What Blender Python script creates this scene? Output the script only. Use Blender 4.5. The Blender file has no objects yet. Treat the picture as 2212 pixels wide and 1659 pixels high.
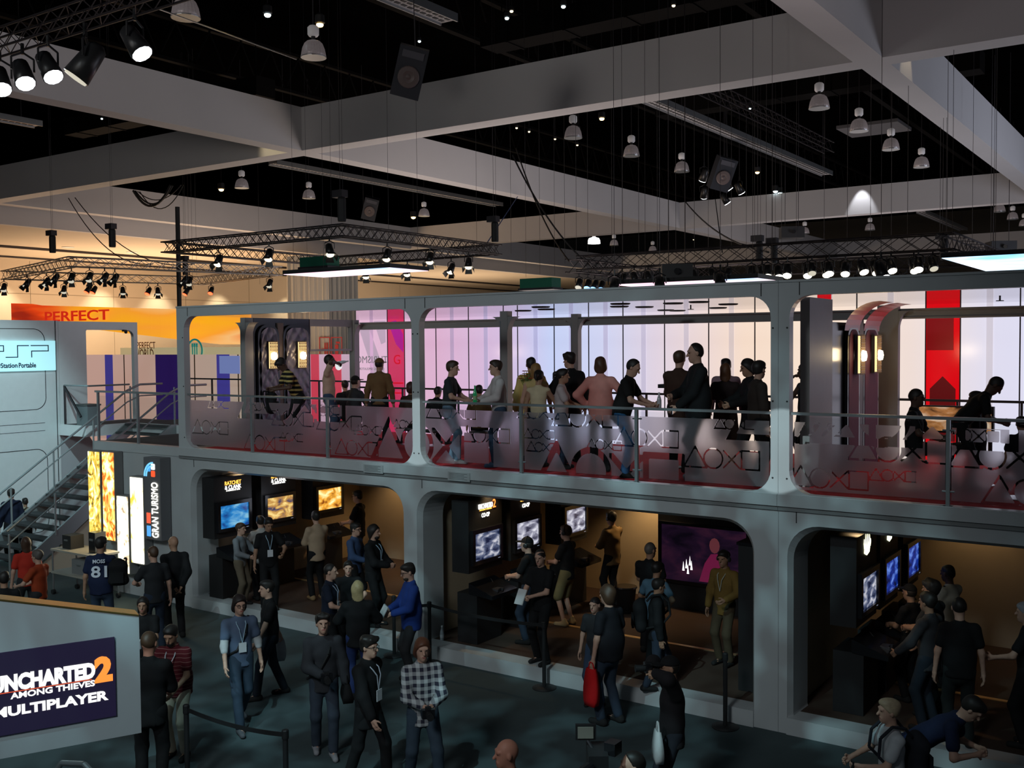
import bpy, bmesh, math, random
import numpy as np
from math import sin, cos, pi, radians
from mathutils import Vector, Matrix
from mathutils.geometry import tessellate_polygon

random.seed(7)
SC = bpy.context.scene
COL = SC.collection

# ------------------------------------------------------------------ camera
CAM_F, CAM_YAW, CAM_PITCH, CAM_ROLL = 2226.33, radians(-34.5555), radians(-2.1655), radians(-0.4583)
CAM_C = np.array([16.788, -12.9614, 5.1057])
_fw = np.array([sin(CAM_YAW)*cos(CAM_PITCH), cos(CAM_YAW)*cos(CAM_PITCH), sin(CAM_PITCH)])
_r0 = np.array([cos(CAM_YAW), -sin(CAM_YAW), 0.0])
_u0 = np.cross(_r0, _fw)
_r = _r0*cos(CAM_ROLL)+_u0*sin(CAM_ROLL)
_u = -_r0*sin(CAM_ROLL)+_u0*cos(CAM_ROLL)
cam_data = bpy.data.cameras.new('camera')
cam_data.sensor_fit = 'HORIZONTAL'
cam_data.sensor_width = 36.0
cam_data.lens = 36.0*CAM_F/2212.0
cam_data.clip_end = 400
cam = bpy.data.objects.new('camera', cam_data)
COL.objects.link(cam)
M = Matrix.Identity(4)
for i in range(3):
    M[i][0], M[i][1], M[i][2], M[i][3] = _r[i], _u[i], -_fw[i], CAM_C[i]
cam.matrix_world = M
SC.camera = cam

def ray(x, y):
    return _fw + _r*(x-1106.0)/CAM_F - _u*(y-829.5)/CAM_F
def onx(x, y, X):
    d = ray(x, y); return CAM_C+d*((X-CAM_C[0])/d[0])
def ony(x, y, Y):
    d = ray(x, y); return CAM_C+d*((Y-CAM_C[1])/d[1])
def onz(x, y, Z):
    d = ray(x, y); return CAM_C+d*((Z-CAM_C[2])/d[2])

# ------------------------------------------------------------------ world, exposure, large lights
w = bpy.data.worlds.new('hall_air'); SC.world = w; w.use_nodes = True
w.node_tree.nodes['Background'].inputs[0].default_value = (0.75, 0.85, 1.0, 1)
w.node_tree.nodes['Background'].inputs[1].default_value = 0.038
SC.view_settings.view_transform = 'Standard'
SC.view_settings.look = 'None'
SC.view_settings.exposure = 0.0
SC.view_settings.gamma = 1.0
SC.view_settings.use_curve_mapping = False
SC.cycles.use_denoising = True
SC.cycles.max_bounces = 7
SC.cycles.transparent_max_bounces = 12
SC.cycles.sample_clamp_indirect = 4.0

def aim(o, tgt):
    d = Vector(tgt)-o.location
    o.rotation_euler = d.to_track_quat('-Z', 'Y').to_euler()
def lamp(name, kind, loc, tgt, power, col, size=1.0, spot=None, blend=0.3, size_y=None):
    L = bpy.data.lights.new(name, kind); L.energy = power; L.color = col
    if kind == 'AREA':
        L.size = size
        if size_y: L.shape = 'RECTANGLE'; L.size_y = size_y
    else:
        L.shadow_soft_size = size
    if kind == 'SPOT':
        L.spot_size = radians(spot); L.spot_blend = blend
    o = bpy.data.objects.new(name, L); COL.objects.link(o); o.location = loc
    aim(o, tgt); return o

# stage lamps of the hall rigging that wash the booth fronts
lamp('hall_wash_light', 'SPOT', (13, -17, 10.8), (6, 0, 1.8), 2300, (0.88, 0.96, 1.0), 1.2, 62, .9)
lamp('hall_wash_light', 'SPOT', (4, -16, 10.8), (-1, 0, 1.8), 1500, (0.76, 0.95, 1.0), 1.2, 60, .9)
lamp('hall_wash_light', 'SPOT', (2, -14, 10.6), (-7.5, 0, 3.0), 1500, (0.68, 0.95, 1.0), 1.0, 45, .9)
# narrow framed spots on the two middle pillars and soft pools on the carpet
lamp('pillar_spot', 'SPOT', (8.0, -15.0, 10.7), (6.0, 0, 3.70), 6000, (.78, .96, 1.0), .02, 3.5, .10)
lamp('pillar_spot', 'SPOT', (14.5, -15.0, 10.7), (12.08, 0, 3.70), 6000, (.78, .96, 1.0), .02, 3.5, .10)
def gobo(o, scale, lo, hi):
    """a leafy gobo in front of a stage spot: the beam breaks into soft patches"""
    L = o.data; L.use_nodes = True; nt = L.node_tree; em = nt.nodes['Emission']
    tc = nt.nodes.new('ShaderNodeTexCoord'); n = nt.nodes.new('ShaderNodeTexNoise'); n.inputs['Scale'].default_value = scale; n.inputs['Detail'].default_value = 2
    mr = nt.nodes.new('ShaderNodeMapRange'); mr.inputs[1].default_value = lo; mr.inputs[2].default_value = hi; mr.inputs[3].default_value = .05; mr.inputs[4].default_value = 1.6
    nt.links.new(tc.outputs['Normal'], n.inputs['Vector']); nt.links.new(n.outputs['Fac'], mr.inputs[0]); nt.links.new(mr.outputs[0], em.inputs['Strength'])
gobo(lamp('carpet_gobo_spot', 'SPOT', (11.5, -11, 10.7), (9.5, -2.6, 0), 1700, (.52, .92, 1.0), .02, 60, .8), 16, .46, .66)
gobo(lamp('carpet_gobo_spot', 'SPOT', (7.0, -10, 10.7), (4.0, -3.0, 0), 850, (.58, .92, 1.0), .02, 50, .8), 16, .46, .66)
# unseen fill lights added to brighten the ceiling beams, standing in for other booths
lamp('fill_uplight', 'AREA', (24, 26, 3.0), (6, 26, 14), 1300, (0.80, 0.84, 1.0), 8.0)
lamp('fill_uplight', 'AREA', (-2, 18, 2.5), (-2, 20, 14), 900, (1.0, 0.86, 0.80), 8.0)
lamp('fill_uplight', 'AREA', (-22, 22, 3.0), (-20, 22, 14), 500, (1.0, 0.80, 0.66), 8.0)
lamp('beam_fill', 'SPOT', (3, -15, 9.2), (-15, 11, 12.9), 2300, (1.0, 0.95, 0.90), 1.6, 44, .9)  # unseen spots added in front to lift the near cross beam's face
lamp('beam_fill', 'SPOT', (3, -15, 9.2), (3, 11, 13.0), 1900, (1.0, 0.95, 0.90), 1.6, 42, .9)
lamp('fill_uplight', 'AREA', (15, 3, 6.6), (15, 3, 14), 130, (1.0, 0.90, 0.92), 5.0)
lamp('fill_uplight', 'AREA', (-37, 26, 2.0), (-37, 26, 14), 2300, (1.0, 0.68, 0.42), 9.0)  # warm up-lights added to brighten the low side aisle ceiling
lamp('fill_uplight', 'AREA', (-34, 52, 2.0), (-36, 52, 14), 1300, (1.0, 0.74, 0.5), 9.0)
lamp('fill_uplight', 'AREA', (2, 45, 3.0), (2, 45, 14), 500, (1.0, 0.88, 0.86), 9.0)

# ------------------------------------------------------------------ materials
_M = {}
def mat(name, col=(0.5, 0.5, 0.5), rough=0.5, metal=0.0, emit=None, estr=0.0, noise=0.0, nscale=6.0, bump=0.0, spec=0.5):
    if name in _M: return _M[name]
    m = bpy.data.materials.new(name); m.use_nodes = True
    nt = m.node_tree; b = nt.nodes['Principled BSDF']
    c = (*col[:3], 1)
    b.inputs['Base Color'].default_value = c
    b.inputs['Roughness'].default_value = rough
    b.inputs['Metallic'].default_value = metal
    b.inputs['Specular IOR Level'].default_value = spec
    if emit is not None:
        b.inputs['Emission Color'].default_value = (*emit[:3], 1)
        b.inputs['Emission Strength'].default_value = estr
    if noise > 0 or bump > 0:
        tc = nt.nodes.new('ShaderNodeTexCoord')
        n = nt.nodes.new('ShaderNodeTexNoise'); n.inputs['Scale'].default_value = nscale
        n.inputs['Detail'].default_value = 4
        nt.links.new(tc.outputs['Object'], n.inputs['Vector'])
        if noise > 0:
            mx = nt.nodes.new('ShaderNodeMix'); mx.data_type = 'RGBA'
            mx.inputs[6].default_value = tuple(max(0, v*(1-noise)) for v in col[:3])+(1,)
            mx.inputs[7].default_value = tuple(min(1, v*(1+noise)) for v in col[:3])+(1,)
            nt.links.new(n.outputs['Fac'], mx.inputs[0])
            nt.links.new(mx.outputs[2], b.inputs['Base Color'])
        if bump > 0:
            bp = nt.nodes.new('ShaderNodeBump'); bp.inputs['Strength'].default_value = bump
            nt.links.new(n.outputs['Fac'], bp.inputs['Height'])
            nt.links.new(bp.outputs[0], b.inputs['Normal'])
    _M[name] = m
    return m
def glow(name, col, s):
    return mat(name, (0.02, 0.02, 0.02), 0.6, emit=col, estr=s)

def ramp_glow(name, axis, lo, hi, stops, strength, base=(0.1, 0.1, 0.1), rough=0.35, zstops=None):
    """backlit fabric: emission colour runs along one world axis"""
    m = bpy.data.materials.new(name); m.use_nodes = True; nt = m.node_tree; b = nt.nodes['Principled BSDF']
    g = nt.nodes.new('ShaderNodeNewGeometry'); s = nt.nodes.new('ShaderNodeSeparateXYZ')
    nt.links.new(g.outputs['Position'], s.inputs[0])
    mr = nt.nodes.new('ShaderNodeMapRange'); mr.inputs[1].default_value = lo; mr.inputs[2].default_value = hi
    nt.links.new(s.outputs['XYZ'.index(axis)], mr.inputs[0])
    cr = nt.nodes.new('ShaderNodeValToRGB'); e = cr.color_ramp.elements
    e[0].position, e[0].color = stops[0][0], (*stops[0][1], 1)
    e[1].position, e[1].color = stops[-1][0], (*stops[-1][1], 1)
    for p_, c_ in stops[1:-1]:
        k = e.new(p_); k.color = (*c_, 1)
    nt.links.new(mr.outputs[0], cr.inputs[0])
    out = cr.outputs[0]
    nt.links.new(out, b.inputs['Emission Color'])
    b.inputs['Emission Strength'].default_value = strength
    b.inputs['Base Color'].default_value = (*base, 1); b.inputs['Roughness'].default_value = rough
    _M[name] = m
    return m

PAINT = mat('booth_grey_paint', (0.50, 0.525, 0.53), 0.33, 0.0, noise=0.10, nscale=1.3, bump=0.01)
PAINT_D = mat('booth_dark_paint', (0.20, 0.20, 0.20), 0.45, noise=0.1)
POSTG = mat('post_grey_paint', (0.30, 0.295, 0.285), 0.45, noise=0.08)
WHITE = mat('white_paint', (0.72, 0.74, 0.74), 0.45, noise=0.05)
BEAM = mat('beam_plaster', (0.62, 0.60, 0.60), 0.8, noise=0.05, nscale=0.6)
BLACK = mat('black_matte', (0.012, 0.012, 0.013), 0.6)
BLACKG = mat('black_gloss', (0.012, 0.012, 0.014), 0.2)
CEILB = mat('black_ceiling', (0.0012, 0.0011, 0.0011), 0.9, noise=0.3, nscale=0.3, spec=0.0)
METAL = mat('brushed_metal', (0.45, 0.47, 0.48), 0.35, 0.85)
RAILM = mat('rail_metal', (0.34, 0.37, 0.38), 0.4, 0.6)
DARKM = mat('dark_metal', (0.06, 0.055, 0.06), 0.45, 0.7)
TRUSSM = mat('black_truss_metal', (0.035, 0.028, 0.03), 0.5, 0.6)
TRUSSA = mat('aluminium_truss', (0.45, 0.42, 0.40), 0.4, 0.8)
CARPET = mat('teal_carpet', (0.050, 0.075, 0.080), 0.95, noise=0.55, nscale=0.9, bump=0.05)  # broad mottling in the colour stands in for patches of gobo light
REDC = mat('red_carpet', (0.60, 0.010, 0.020), 0.95, noise=0.15, nscale=3, bump=0.08)
BROWNF = mat('dark_brown_carpet', (0.060, 0.034, 0.022), 0.9, noise=0.25, nscale=2)
GREYB = mat('bay_grey', (0.30, 0.29, 0.27), 0.55, noise=0.06)
TANW = mat('tan_wall', (0.50, 0.40, 0.27), 0.75, noise=0.05)
DECKD = mat('dark_deck', (0.035, 0.036, 0.038), 0.7, noise=0.2)
BEIGE = mat('beige_plaster', (0.62, 0.52, 0.40), 0.85, noise=0.05, nscale=0.4)
GROOVE = mat('groove_dark', (0.03, 0.03, 0.032), 0.8)

# ------------------------------------------------------------------ mesh helpers
class MB:
    def __init__(s): s.v = []; s.f = []; s.m = []; s.cm = 0
    def add(s, vs, fs):
        o = len(s.v); s.v.extend(tuple(map(float, p)) for p in vs)
        for f in fs: s.f.append(tuple(i+o for i in f)); s.m.append(s.cm)
        return s
    def box(s, x0, x1, y0, y1, z0, z1):
        return s.add([(x0, y0, z0), (x1, y0, z0), (x1, y1, z0), (x0, y1, z0), (x0, y0, z1), (x1, y0, z1), (x1, y1, z1), (x0, y1, z1)],
                     [(0, 3, 2, 1), (4, 5, 6, 7), (0, 1, 5, 4), (1, 2, 6, 5), (2, 3, 7, 6), (3, 0, 4, 7)])
    def cbox(s, c, sx, sy, sz, rz=0.0, R=None):
        c = Vector(c); R = R or Matrix.Rotation(rz, 3, 'Z'); vs = []
        for k in ((-1, -1, -1), (1, -1, -1), (1, 1, -1), (-1, 1, -1), (-1, -1, 1), (1, -1, 1), (1, 1, 1), (-1, 1, 1)):
            vs.append(c+R @ Vector((k[0]*sx/2, k[1]*sy/2, k[2]*sz/2)))
        return s.add(vs, [(0, 3, 2, 1), (4, 5, 6, 7), (0, 1, 5, 4), (1, 2, 6, 5), (2, 3, 7, 6), (3, 0, 4, 7)])
    def tube(s, a, b, r, n=8, r2=None, cap=True):
        a = Vector(a); b = Vector(b); d = b-a
        if d.length < 1e-6: return s
        q = d.to_track_quat('Z', 'Y'); r2 = r if r2 is None else r2; vs = []
        for k in range(n):
            t = 2*pi*k/n; vs.append(a+q @ Vector((r*cos(t), r*sin(t), 0)))
        for k in range(n):
            t = 2*pi*k/n; vs.append(b+q @ Vector((r2*cos(t), r2*sin(t), 0)))
        fs = [(k, (k+1) % n, n+(k+1) % n, n+k) for k in range(n)]
        if cap: fs += [tuple(range(n-1, -1, -1)), tuple(range(n, 2*n))]
        return s.add(vs, fs)
    def path(s, pts, r, n=6):
        for a, b in zip(pts[:-1], pts[1:]): s.tube(a, b, r, n)
        return s
    def lathe(s, prof, c=(0, 0, 0), n=16, R=None):
        c = Vector(c); R = R or Matrix.Identity(3); vs = []; m = len(prof)
        for r, z in prof:
            for k in range(n):
                t = 2*pi*k/n; vs.append(c+R @ Vector((r*cos(t), r*sin(t), z)))
        fs = [(i*n+k, i*n+(k+1) % n, (i+1)*n+(k+1) % n, (i+1)*n+k) for i in range(m-1) for k in range(n)]
        fs.append(tuple(range(n-1, -1, -1))); fs.append(tuple((m-1)*n+k for k in range(n)))
        return s.add(vs, fs)
    def plate(s, loops, fn, d0, d1):
        """polygon with holes, given thickness; fn(u,v,d) -> xyz"""
        flat = [p for l in loops for p in l]
        tri = tessellate_polygon([[Vector((p[0], p[1], 0)) for p in l] for l in loops])
        n = len(flat); vs = [fn(u, v, d0) for u, v in flat]+[fn(u, v, d1) for u, v in flat]
        fs = [tuple(t) for t in tri]+[(t[2]+n, t[1]+n, t[0]+n) for t in tri]
        o = 0
        for l in loops:
            k = len(l)
            for i in range(k):
                a, b = o+i, o+(i+1) % k
                fs.append((a, b, b+n, a+n))
            o += k
        return s.add(vs, fs)
    def shell(s, loop, fn, d0, d1):
        k = len(loop); vs = [fn(u, v, d0) for u, v in loop]+[fn(u, v, d1) for u, v in loop]
        return s.add(vs, [(i, (i+1) % k, (i+1) % k+k, i+k) for i in range(k)])
    def build(s, name, m, parent=None, smooth=False, fixn=True):
        me = bpy.data.meshes.new(name); me.from_pydata(s.v, [], s.f)
        ms = m if isinstance(m, (list, tuple)) else [m]
        for x in ms: me.materials.append(x)
        if len(ms) > 1: me.polygons.foreach_set('material_index', s.m)
        if fixn:
            bm = bmesh.new(); bm.from_mesh(me); bmesh.ops.recalc_face_normals(bm, faces=bm.faces); bm.to_mesh(me); bm.free()
        if smooth:
            me.polygons.foreach_set('use_smooth', [True]*len(me.polygons))
        me.update()
        o = bpy.data.objects.new(name, me); COL.objects.link(o)
        if parent: o.parent = parent
        return o

def rrect(x0, x1, z0, z1, rbl=0, rbr=0, rtr=0, rtl=0, n=7):
    pts = []
    for cx, cz, r, a0 in ((x0+rbl, z0+rbl, rbl, pi), (x1-rbr, z0+rbr, rbr, 1.5*pi), (x1-rtr, z1-rtr, rtr, 0), (x0+rtl, z1-rtl, rtl, .5*pi)):
        if r <= 0: pts.append((cx, cz)); continue
        for k in range(n+1):
            t = a0+.5*pi*k/n; pts.append((cx+r*cos(t), cz+r*sin(t)))
    return pts
def FY(u, v, d): return (u, d, v)      # a plate in an X-Z plane
def FX(u, v, d): return (d, u, v)      # a plate in a Y-Z plane

def tag(o, label, cat=None, group=None, kind=None):
    o['label'] = label
    if cat: o['category'] = cat
    if group: o['group'] = group
    if kind: o['kind'] = kind
    return o
def thing(name, label, cat, loc=(0, 0, 0), rz=0.0, group=None):
    o = bpy.data.objects.new(name, None); COL.objects.link(o)
    o.empty_display_size = 0.1
    o.location = loc; o.rotation_euler = (0, 0, rz)
    return tag(o, label, cat, group)
def struct(o, label=None):
    o['kind'] = 'structure'
    if label: o['label'] = label
    return o
def dup(root, loc=None, rz=None, label=None, group=None):
    r = root.copy(); COL.objects.link(r)
    if loc is not None: r.location = loc
    if rz is not None: r.rotation_euler = (0, 0, rz)
    if label: r['label'] = label
    if group: r['group'] = group
    for ch in list(root.children):
        c = ch.copy(); COL.objects.link(c); c.parent = r
        for g in list(ch.children):
            d = g.copy(); COL.objects.link(d); d.parent = c
    return r

def text_mesh(name, body, m, size, R, loc, parent=None, align='CENTER', depth=0.006, shear=0.0, space=1.0, sx=1.0, bold=0.0, fit=None):
    cu = bpy.data.curves.new(name, 'FONT'); cu.body = body; cu.size = size; cu.align_x = align; cu.align_y = 'CENTER'
    cu.extrude = depth; cu.shear = shear; cu.space_character = space; cu.offset = bold; cu.resolution_u = 3
    t = bpy.data.objects.new(name, cu); COL.objects.link(t)
    dg = bpy.context.evaluated_depsgraph_get()
    me = bpy.data.meshes.new_from_object(t.evaluated_get(dg)); bpy.data.objects.remove(t)
    n = len(me.vertices); co = np.empty(n*3); me.vertices.foreach_get('co', co); co = co.reshape(-1, 3)
    if fit:
        lo, hi = co[:, :2].min(0), co[:, :2].max(0); c0 = (lo+hi)/2
        co[:, 0] = (co[:, 0]-c0[0])*fit[0]/max(hi[0]-lo[0], 1e-6); co[:, 1] = (co[:, 1]-c0[1])*fit[1]/max(hi[1]-lo[1], 1e-6)
    co[:, 0] *= sx
    co = co @ np.array(R.to_3x3().transposed())+np.array(loc)
    me.vertices.foreach_set('co', co.ravel()); me.update()
    me.materials.clear(); me.materials.append(m)
    o = bpy.data.objects.new(name, me); COL.objects.link(o)
    if parent: o.parent = parent
    return o
# text frames: columns are right, up, normal
R_FRONT = Matrix(((1, 0, 0), (0, 0, -1), (0, 1, 0)))            # reads from -Y
R_SIDE = Matrix(((0, 0, 1), (1, 0, 0), (0, 1, 0)))              # reads from +X
# ================================================================== the hall
struct(MB().box(-46, 60, -60, 90, -0.2, 0.0).build('floor', CARPET), 'dark teal carpeted hall floor')
struct(MB().box(-60, 70, -2, 100, 17.0, 17.3).build('ceiling', CEILB), 'black hall ceiling high above the beams')
# grid of deep white beams: each soffit at 11.5 m
BX = [-27.75, -8.35, 10.08, 28.4]; BY = [11.45, 39.9, 68.3]
beams = MB()
k = 0
for bx in BX[:3]:
    for y0, y1 in ((-6, BY[0]-.36), (BY[0]+.36, BY[1]-.36), (BY[1]+.36, BY[2]-.36)):
        k += 1
        struct(MB().box(bx-.33, bx+.33, y0, y1, 11.5, 12.9).build('trim_%d' % k, BEAM), 'white plaster ceiling beam running away from the booth')
for by in BY:
    xs = [-28.08, BX[0]-.33, BX[0]+.33, BX[1]-.33, BX[1]+.33, BX[2]-.33, BX[2]+.33, 27]
    k += 1
    struct(MB().box(-28.2, 28, by-.36, by+.36, 11.5, 12.9).build('trim_%d' % k, BEAM), 'white plaster ceiling beam running across the hall')
# side aisle: fascia, low beige ceiling, wall
struct(MB().box(-29.0, -28.7, -6, 90, 10.75, 12.9).build('trim_%d' % (k+1), BEAM), 'plaster fascia above the low side ceiling')
struct(MB().box(-46, -29.0, -6, 90, 10.75, 11.0).build('ceiling_aisle', BEIGE), 'low beige ceiling along the side wall')
wl = struct(MB().box(-46.3, -46, -6, 90, 0, 10.75).build('wall_left', BEIGE), 'beige side wall of the hall')
struct(MB().box(-46, 60, 88, 88.3, 0, 17).build('wall_back', mat('back_wall', (0.10, 0.095, 0.085), 0.9, noise=0.1)), 'dark far wall of the hall')
# dark track along the side ceiling
struct(MB().box(-37.9, -37.7, -6, 88, 10.62, 10.75).build('trim_%d' % (k+2), DARKM), 'dark track along the side ceiling')
struct(MB().box(-43.9, -43.75, -6, 88, 10.64, 10.75).build('trim_%d' % (k+3), DARKM), 'dark track along the side ceiling')
# wall seams
sm = MB()
for y in range(0, 86, 6): sm.box(-46, -45.985, y, y+.03, 0, 10.7)
sm.box(-46, -45.985, -6, 88, 8.6, 8.63)
sm.build('panel_joint', mat('joint', (0.36, 0.30, 0.22), 0.9), wl)

# recessed downlights of the side aisle, each with its lamp
DLM = glow('downlight_glow', (1.0, 0.92, 0.75), 9.0)
dl0 = None
for x, y in ((147, 534), (285, 545), (523, 563), (613, 566), (-60, 520), (400, 554), (750, 573)):
    P = onz(x, y, 10.74)
    if dl0 is None:
        dl0 = thing('recessed_downlight', 'recessed round downlight in the beige side ceiling', 'downlight', P, 0, 'recessed downlights in the side ceiling')
        MB().lathe([(0.34, -0.02), (0.34, 0.03), (0.27, 0.03), (0.27, -0.02)], n=16).build('trim_ring', WHITE, dl0)
        MB().lathe([(0.26, -0.012), (0.26, 0.0)], n=16).build('diffuser', DLM, dl0)
    else: dup(dl0, P)
for y in (10, 16, 22, 29, 33.5, 39, 46, 52):
    lamp('wall_washer', 'SPOT', (-44.2, y, 10.55), (-45.9, y, 5.0), 900, (1.0, 0.88, 0.62), 0.12, 72, 0.8)

# black ceiling services: joists, catwalks, ducts
jm = mat('service_dark', (0.005, 0.0044, 0.0042), 0.8, noise=0.3, spec=0.05)
for x in (-14.5, -4.2, 4.6, 14.5):
    t = thing('ceiling_joist', 'dark open steel joist above the white beams', 'joist', (x, 0, 15.38), 0, 'dark joists above the beams')
    MB().box(-.12, .12, 0, 66, 0, .12).build('bottom_chord', jm, t)
    MB().box(-.12, .12, 0, 66, 1.5, 1.62).build('top_chord', jm, t)
    w_ = MB()
    for i in range(44): w_.tube((0, i*1.5, .1), (0, i*1.5+.75, 1.5), .035, 4).tube((0, i*1.5+.75, 1.5), (0, i*1.5+1.5, .1), .035, 4)
    w_.build('web', jm, t)
for x, y in ((4, 13.2), (4, 25), (-18, 13.2)):
    t = thing('air_duct', 'dark rectangular air duct crossing above the beams', 'duct', (x, y, 14.2), 0, 'dark air ducts')
    for q in (-5.5, 5.5): MB().tube((q, 0, .7), (q, 0, 2.8), .02, 5).build('hanger', jm, t)
    MB().box(-6, 6, -.45, .45, 0, .7).build('casing', jm, t)
    for i in range(-5, 6, 2): MB().box(i-.03, i+.03, -.48, .48, -.03, .73).build('flange', jm, t)
for x, y, z, wh in ((7.2, 15.2, 13.0, 'first'), (7.4, 26.6, 13.0, 'third')):
    t = thing('ceiling_vent', 'flat dark vent panel beside the %s pendant lamp of the right row' % wh, 'vent', (x-1.4, y, z), 0, 'flat vent panels')
    MB().box(-1.1, 1.1, -1.0, 1.0, 0, .12).build('panel', mat('vent_dark', (0.10, 0.095, 0.1), .7), t)
    [MB().tube((q, q*.9, .1), (q, q*.9, 4), .012, 4).build('hanger', DARKM, t) for q in (-1, 1)]

# pendant high-bay lamps on their grid
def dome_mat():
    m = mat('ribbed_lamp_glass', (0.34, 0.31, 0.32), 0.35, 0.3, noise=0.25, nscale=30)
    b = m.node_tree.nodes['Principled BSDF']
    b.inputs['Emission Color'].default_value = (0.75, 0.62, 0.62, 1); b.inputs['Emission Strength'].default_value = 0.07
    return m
LG = dome_mat(); LW = mat('lamp_housing', (0.62, 0.60, 0.60), 0.5, emit=(.7, .65, .65), estr=0.12)  # faint glow put into dome and housing, even on unlit lamps
def pendant(P, label, group, lit=False):
    t = thing('pendant_lamp', label, 'lamp', P, 0, group)
    MB().tube((0, 0, .42), (0, 0, 5.0), .012, 5).build('cable', DARKM, t)
    MB().lathe([(.10, .20), (.13, .24), (.13, .40), (.09, .44), (.02, .46)], n=14).build('housing', LW, t, True)
    MB().tube((0, 0, .1), (0, 0, .22), .05, 10).build('neck', BLACK, t)
    prof = [(.285, -.27), (.27, -.18), (.25, -.08), (.205, .03), (.14, .09), (.05, .12)]
    sh = MB(); sh.lathe(prof, n=20)
    for i in range(24):
        a = 2*pi*i/24
        for (r0, z0), (r1, z1) in zip(prof[:4], prof[1:5]): sh.tube((r0*cos(a), r0*sin(a), z0), (r1*cos(a), r1*sin(a), z1), .006, 3, cap=False)
    sh.build('shade', glow('lit_dome', (1, .98, .95), 6) if lit else LG, t, True)
    MB().lathe([(.29, -.285), (.295, -.27), (.285, -.26)], n=20).build('rim', METAL, t)
    return t
pend0 = pendant((-.45, 15.64, 12), 'clear ribbed glass dome pendant lamp, unlit, beneath the black ceiling', 'unlit pendant lamps')
for X, ys in ((-.45, (.62-.0, 4.16, 19.6, 23.72, 27.8, 49.5)), (7.3, (16.25, 20.13, 23.93, 28.31, 45, 49, 53)), (-16.9, (16.25, 20.08, 28.15, 48.15, 53.85)), (-4.2, (49.0,))):
    for y in ys: dup(pend0, (X, y, 12))
pl = thing('pendant_lamp', 'glowing white dome pendant lamp, the only lit one under the black ceiling', 'lamp', (-17.2, 45.99, 12))
MB().tube((0, 0, .3), (0, 0, 5.0), .012, 5).build('cable', DARKM, pl)
MB().lathe([(.1, .1), (.12, .3), (.05, .36)], n=12).build('housing', LW, pl)
MB().lathe([(.42, -.3), (.40, -.1), (.33, .05), (.1, .12)], n=18).build('shade', glow('lit_dome', (1, .98, .95), 5), pl, True)

# long slotted air troughs
TRM = mat('trough_grey', (0.42, 0.40, 0.40), 0.5, 0.3)
for X, y0, y1, wh in ((1.9, -2, 6.2, 'above the tilted loudspeaker'), (2.1, 15.8, 33.4, 'between two rows of pendant lamps'), (-15.4, 16.6, 32.7, 'behind the square truss'), (-16.2, -2, 6.9, 'behind the near moving lights'), (2.3, 50, 62, 'beyond the far cross beam')):
    t = thing('air_trough', 'long grey slotted air trough '+wh, 'trough', (X, y0, 12.6), 0, 'long slotted air troughs')
    L_ = y1-y0
    MB().box(-.24, .24, 0, L_, .02, .14).build('casing', TRM, t)
    MB().box(-.26, -.22, 0, L_, -.03, .16).box(.22, .26, 0, L_, -.03, .16).build('edge_rail', METAL, t)
    sl = MB()
    n_ = int(L_/.22)
    for i in range(n_): sl.box(-.13, -.05, i*.22+.03, i*.22+.17, .008, .022).box(.05, .13, i*.22+.03, i*.22+.17, .008, .022)
    sl.build('slots', BLACK, t)['kind'] = 'stuff'
    [MB().tube((0, q, .14), (0, q, 4.4), .014, 4).build('hanger', DARKM, t) for q in (.6, L_-.6)]

# small bright ceiling lamps
def dot(x, y, z, r, col, s, label, group):
    P = onz(x, y, z)
    t = thing('ceiling_spot', label, 'lamp', P, 0, group)
    MB().lathe([(r*.7, .02), (r*1.2, .05), (r*1.1, r*2.2), (.03, r*2.8)], n=10).build('housing', BLACK, t)
    MB().lathe([(.001, -r*.55), (r*.6, -r*.35), (r*.85, 0), (r*.8, .02)], n=12).build('bulb', glow('bulb_%.2f_%.2f_%.2f_%.0f' % (*col, s), col, s), t, True)
    MB().tube((0, 0, r*2), (0, 0, 4.5), .01, 4).build('cable', DARKM, t)
AM = (1.0, 0.62, 0.2); CW = (0.75, 0.95, 1.0)
for x, y, z, r in ((691, 54, 12.6, .10), (478, 410, 12.6, .14), (893, 470, 12.6, .16), (1300, 257, 12.8, .10), (1636, 373, 12.8, .11)):
    dot(x, y, z, r, AM, 14, 'small amber work lamp glowing against the black ceiling', 'amber work lamps')
for x, y, z, r in ((1095, 40, 14, .07), (1217, 15, 14, .07), (906, 90, 14, .05), (578, 33, 12.6, .09), (1620, 235, 14, .05), (220, 257, 13, .04), (1675, 414, 13, .14), (1685, 418, 13, .14)):
    dot(x, y, z, r, CW, 8, 'tiny cold white lamp glinting in the black ceiling', 'tiny white ceiling lamps')
for x, y in ((1116, 277), (1143, 285), (1199, 301), (1250, 280), (1247, 314), (1498, 518), (1455, 13), (1105, 25)):
    dot(x, y, 13.6, .055, (1, .8, .5), 2.5, 'faint warm speck of a lamp deep in the ceiling', 'faint warm ceiling lamps')
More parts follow.
